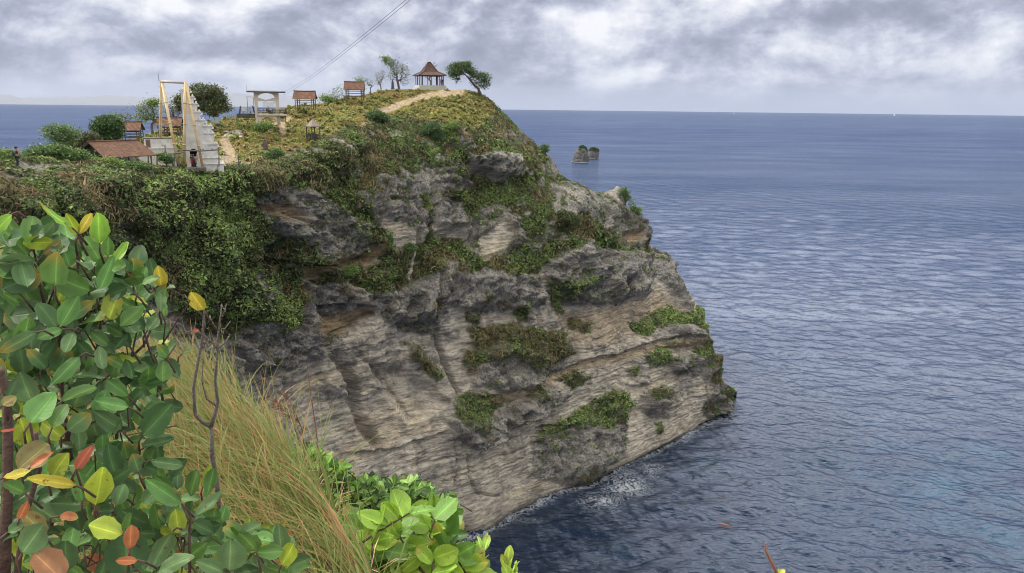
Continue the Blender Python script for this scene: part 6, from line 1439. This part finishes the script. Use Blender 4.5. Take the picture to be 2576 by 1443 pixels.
leaf_batch('dead_leaf', np.array([at(512., 780., 2.19)-oo]), np.array([at(480., 735., 2.17)-oo]), np.array([[0., -1, .2]]), np.array([.6]), np.array([ye]), tw, MAT_FG, seed=1)

# ---- tall grass blown to the left
g = np.random.default_rng(33); NB = 7500
yy = 1.75+3.0*g.random(NB)**.9; ed = edge_x(yy); xx = ed+np.interp(yy, [1.8, 2.6, 3.4], [-.02, .0, .06])-(g.random(NB)**1.25)*1.0
zz0 = fg_z(xx, yy)
base = np.stack([xx, yy, zz0], -1); Lg = g.uniform(.34, .74, NB)*(1.0-.18*np.clip((xx-ed+.5), -1, 1))*np.interp(yy, [1.7, 2.6, 4.7], [.62, .95, .92]); wd = np.where(g.random(NB) < .12, g.uniform(.0035, .0058, NB), g.uniform(.0010, .0030, NB))
dirx = g.normal(-.55, .27, NB); diry = g.normal(.10, .36, NB); seg = 8; t = np.linspace(0, 1, seg)
bend = np.where(g.random(NB) < .35, g.uniform(.7, 1.6, NB), g.uniform(.1, .7, NB))
hor = np.stack([dirx, diry, dirx*0], -1); hor /= np.linalg.norm(hor, axis=1, keepdims=True)
P = base[:, None]+hor[:, None]*(Lg[:, None]*(.30*t[None]+bend[:, None]*.62*t[None]**2.1))[..., None]; P[..., 2] += Lg[:, None]*(.86*t[None]-.42*bend[:, None]*t[None]**2.6)
sdv = np.cross(hor, [0, 0, 1.])+g.normal(0, .35, (NB, 3)); sdv /= np.linalg.norm(sdv, axis=1, keepdims=True)
wt = (wd[:, None]*(1-t[None]**2.2)+.0003)[..., None]
V0 = np.stack([P-sdv[:, None]*wt, P+sdv[:, None]*wt], 2)      # NB, seg, 2, 3
kind = g.random(NB); cb = np.where((kind < .66)[:, None], np.array([.095,.185,.038]), np.where((kind < .74)[:, None], np.array([.22,.33,.06]), np.array([.22,.135,.055])))*(1+g.normal(0, .15, (NB, 1)))
ct = np.where((kind < .66)[:, None], np.array([.19,.20,.055]), np.where((kind < .62)[:, None], np.array([.30,.36,.08]), np.array([.34,.205,.09])))
cgr = cb[:, None]*(1-t[None, :, None])+ct[:, None]*t[None, :, None]; cgr = np.repeat(cgr[:, :, None], 2, 2)
idx = np.arange(NB*seg*2).reshape(NB, seg, 2); Fg = np.stack([idx[:, :-1, 0], idx[:, :-1, 1], idx[:, 1:, 1], idx[:, 1:, 0]], -1).reshape(-1, 4)
me = np_mesh('tall_grass', V0.reshape(-1, 3), Fg, {'Col': np.clip(cgr, .01, .8).reshape(-1, 3)}); o = link('tall_grass', me, leaf_mat('grass_blade', rough=.5, spec=.3, trans=.35, scale=6., vary=.15)); tag(o, 'long green and straw coloured grass blown leftwards along the near edge', 'grass', kind='stuff')
# low tangle covering the ground
NB = 9000; yy = g.uniform(.9, 5.5, NB); xx = edge_x(yy)-g.random(NB)*2.6+.6; base = np.stack([xx, yy, fg_z(xx, yy)], -1); a = g.uniform(0, 6.28, NB); e = g.uniform(.1, 1.0, NB)
d_ = np.stack([np.cos(a)*np.cos(e)-.25, np.sin(a)*np.cos(e), np.sin(e)], -1); L_ = g.uniform(.08, .28, NB)[:, None]; sdv = np.cross(d_, g.normal(0, 1, (NB, 3))); sdv /= np.linalg.norm(sdv, axis=1, keepdims=True)
mid = base+d_*L_*.55+np.array([0, 0, .01]); tip = base+d_*L_; tip[:, 2] -= .03
V0 = np.stack([base, mid-sdv*.002, tip, mid+sdv*.002], 1).reshape(-1, 3); pc_ = np.array([(.30,.24,.13),(.40,.31,.18),(.14,.17,.05),(.22,.14,.08)])[g.integers(0, 4, NB)]*(1+g.normal(0, .15, (NB, 1)))
me = np_mesh('dead_grass', V0, np.arange(4*NB).reshape(-1, 4), {'Col': np.repeat(np.clip(pc_, .01, .8), 4, 0)}, smooth=False); o = link('dead_grass', me, MAT_FGS); tag(o, 'low tangle of dead grass on the near ground', 'grass', kind='stuff')

# ---- bushes beyond the edge
def bush(name, label, region, r0, r1, n, L0, L1, palette, seed, wr_=(.45,.65), mat=MAT_FGS, up=.7, rib=.3, stemr=.004, dense=True, ang=(.15, 2.99)):
    g = np.random.default_rng(seed); rg = np.array(region); cx, cy = rg.mean(0); O = at(float(cx), float(rg[:, 1].max()), (r0+r1)/2)
    rt = empty(name, O, label, 'shrub'); B_, T_, W_, C_, N_ = [], [], [], [], []; lo, hi = rg.min(0), rg.max(0); m_ = MB(); k = 0
    while k < n:
        u, v = g.uniform(lo[0], hi[0]), g.uniform(lo[1], hi[1])
        if not pinside(np.array([u]), np.array([v]), region)[0]: continue
        dpt = g.random(); r_ = r0+(r1-r0)*dpt; C = at(u, v, r_); ns_ = g.integers(3, 7); axis = _u*g.uniform(.6, 1)+_r*g.normal(0, .4)+_f*g.normal(0, .3); axis /= np.linalg.norm(axis)
        m_.tube([C-O, C-O-axis*L1*1.2, C-O-axis*L1*2.4+g.normal(0, L1*.3, 3)], [stemr*.5, stemr*.8, stemr], 5)
        if n <= 5: m_.build('stem', M_STEM, rt, True); m_ = MB()
        for j in range(ns_):
            a = g.uniform(*ang); dd = _r*math.cos(a)+_u*math.sin(a)*up+_f*g.uniform(-.5, .5); dd /= np.linalg.norm(dd); L = g.uniform(L0, L1); b0 = C-axis*L*.25*j
            B_.append(b0-O); T_.append(b0-O+dd*L); W_.append(g.uniform(*wr_)); pc = palette[min(len(palette)-1, int((dpt*.6+g.random()*.55)*len(palette)))]; C_.append(np.array(pc)*g.uniform(.85, 1.15)); N_.append(-_f*.6+g.normal(0, .5, 3)+np.array([0, 0, .6]))
        k += 1
    leaf_batch('foliage', *map(np.array, (B_, T_)), np.array(N_), np.array(W_), np.array(C_), rt, mat, seed=seed, rib=rib, nu=5, nv=7)
    if n > 5: o = m_.build('stem', M_STEM, rt, True); o['kind'] = 'stuff'
    return rt
bush('coastal_bush', 'small leaved green bush right of the blown grass', [(745,1120),(770,1125),(800,1140),(840,1150),(880,1190),(905,1230),(950,1300),(940,1360),(860,1330),(790,1220),(745,1150)], 3.9, 4.5, 190, .045, .075, ((.20,.36,.07),(.13,.26,.05),(.06,.13,.04),(.03,.06,.025)), 51)
bush('coastal_bush', 'dense small leaved bush behind the large bright leaves', [(905,1215),(935,1200),(960,1215),(1010,1210),(1050,1205),(1080,1222),(1110,1250),(1140,1240),(1145,1275),(1130,1300),(1100,1330),(1000,1340),(900,1300),(890,1250)], 4.0, 4.8, 330, .045, .075, ((.22,.36,.10),(.12,.23,.06),(.05,.10,.035),(.02,.045,.02)), 52)
bush('large_leaf_bush', 'bright yellow green bush with large nibbled leaves, bottom centre', [(890,1320),(930,1312),(960,1300),(1030,1262),(1060,1285),(1110,1280),(1130,1330),(1140,1385),(1180,1400),(1200,1420),(1215,1470),(880,1480),(860,1430)], 2.5, 3.2, 80, .075, .125, ((.26,.40,.05),(.20,.34,.045),(.12,.24,.045),(.05,.11,.035)), 53, wr_=(.55,.8), rib=.25, stemr=.006)
bush('leafy_shoot', 'small upright shoot with pale leaves at bottom of dark water', [(1216,1360),(1236,1362),(1228,1400),(1218,1410)], 2.9, 3.0, 3, .05, .08, ((.34,.48,.12),(.25,.42,.06)), 54, ang=(1.0, 2.2))
bush('leafy_shoot', 'pointed yellow green shoot just right of other shoot', [(1262,1404),(1272,1404),(1300,1446),(1280,1446)], 2.9, 3.0, 3, .05, .09, ((.34,.48,.08),(.3,.4,.06)), 55, ang=(1.2, 2.0))
# thin reddish twig at the lower right
tq = [at(float(a), float(b_), 2.6) for a, b_ in ((1962,1460),(1948,1430),(1935,1405),(1925,1385),(1926,1366))]; o = MB().tube(tq, [.006, .0055, .005, .004, .0025], 7).build('red_twig', simple_mat('red_bark', (.22,.08,.04), (.12,.05,.03), 40, .6), None, True); tag(o, 'single thin red brown twig poking up over the sea', 'twig')
bush('leafy_tuft', 'tiny yellow leaf cluster at foot of the red twig', [(1940,1440),(1962,1438),(1965,1450),(1940,1452)], 2.6, 2.65, 1, .02, .03, ((.5,.5,.1),), 57)
# dry seed stalks
for k, (pts, lb) in enumerate(((((800,1300),(805,1180),(795,1080),(780,980),(773,920)), 'tall thin dry stalk reaching highest against the rock'), (((770,1260),(768,1150),(760,1080),(735,1020),(712,985)), 'branched dry seed stalk leaning left before the rock'), (((745,1230),(748,1130),(740,1060),(722,1030),(690,1005)), 'lower dry seed stalk arching to the left'))):
    P = [at(float(a), float(b_), 3.3) for a, b_ in pts]; m_ = MB().tube(P, [.004, .0035, .003, .0022, .0012], 5)
    if k:
        for j in range(26):
            c = P[2]+(P[4]-P[2])*g.random(); m_.tube([c, c+np.array([g.normal(-.03, .03), 0, g.normal(.01, .025)])], [.002, .0007], 4)
    o = m_.build('dry_stalk', simple_mat('dry_straw', (.20,.11,.07), (.12,.06,.04), 30, .8)); tag(o, lb, 'stalk', 'dry stalks above the grass')
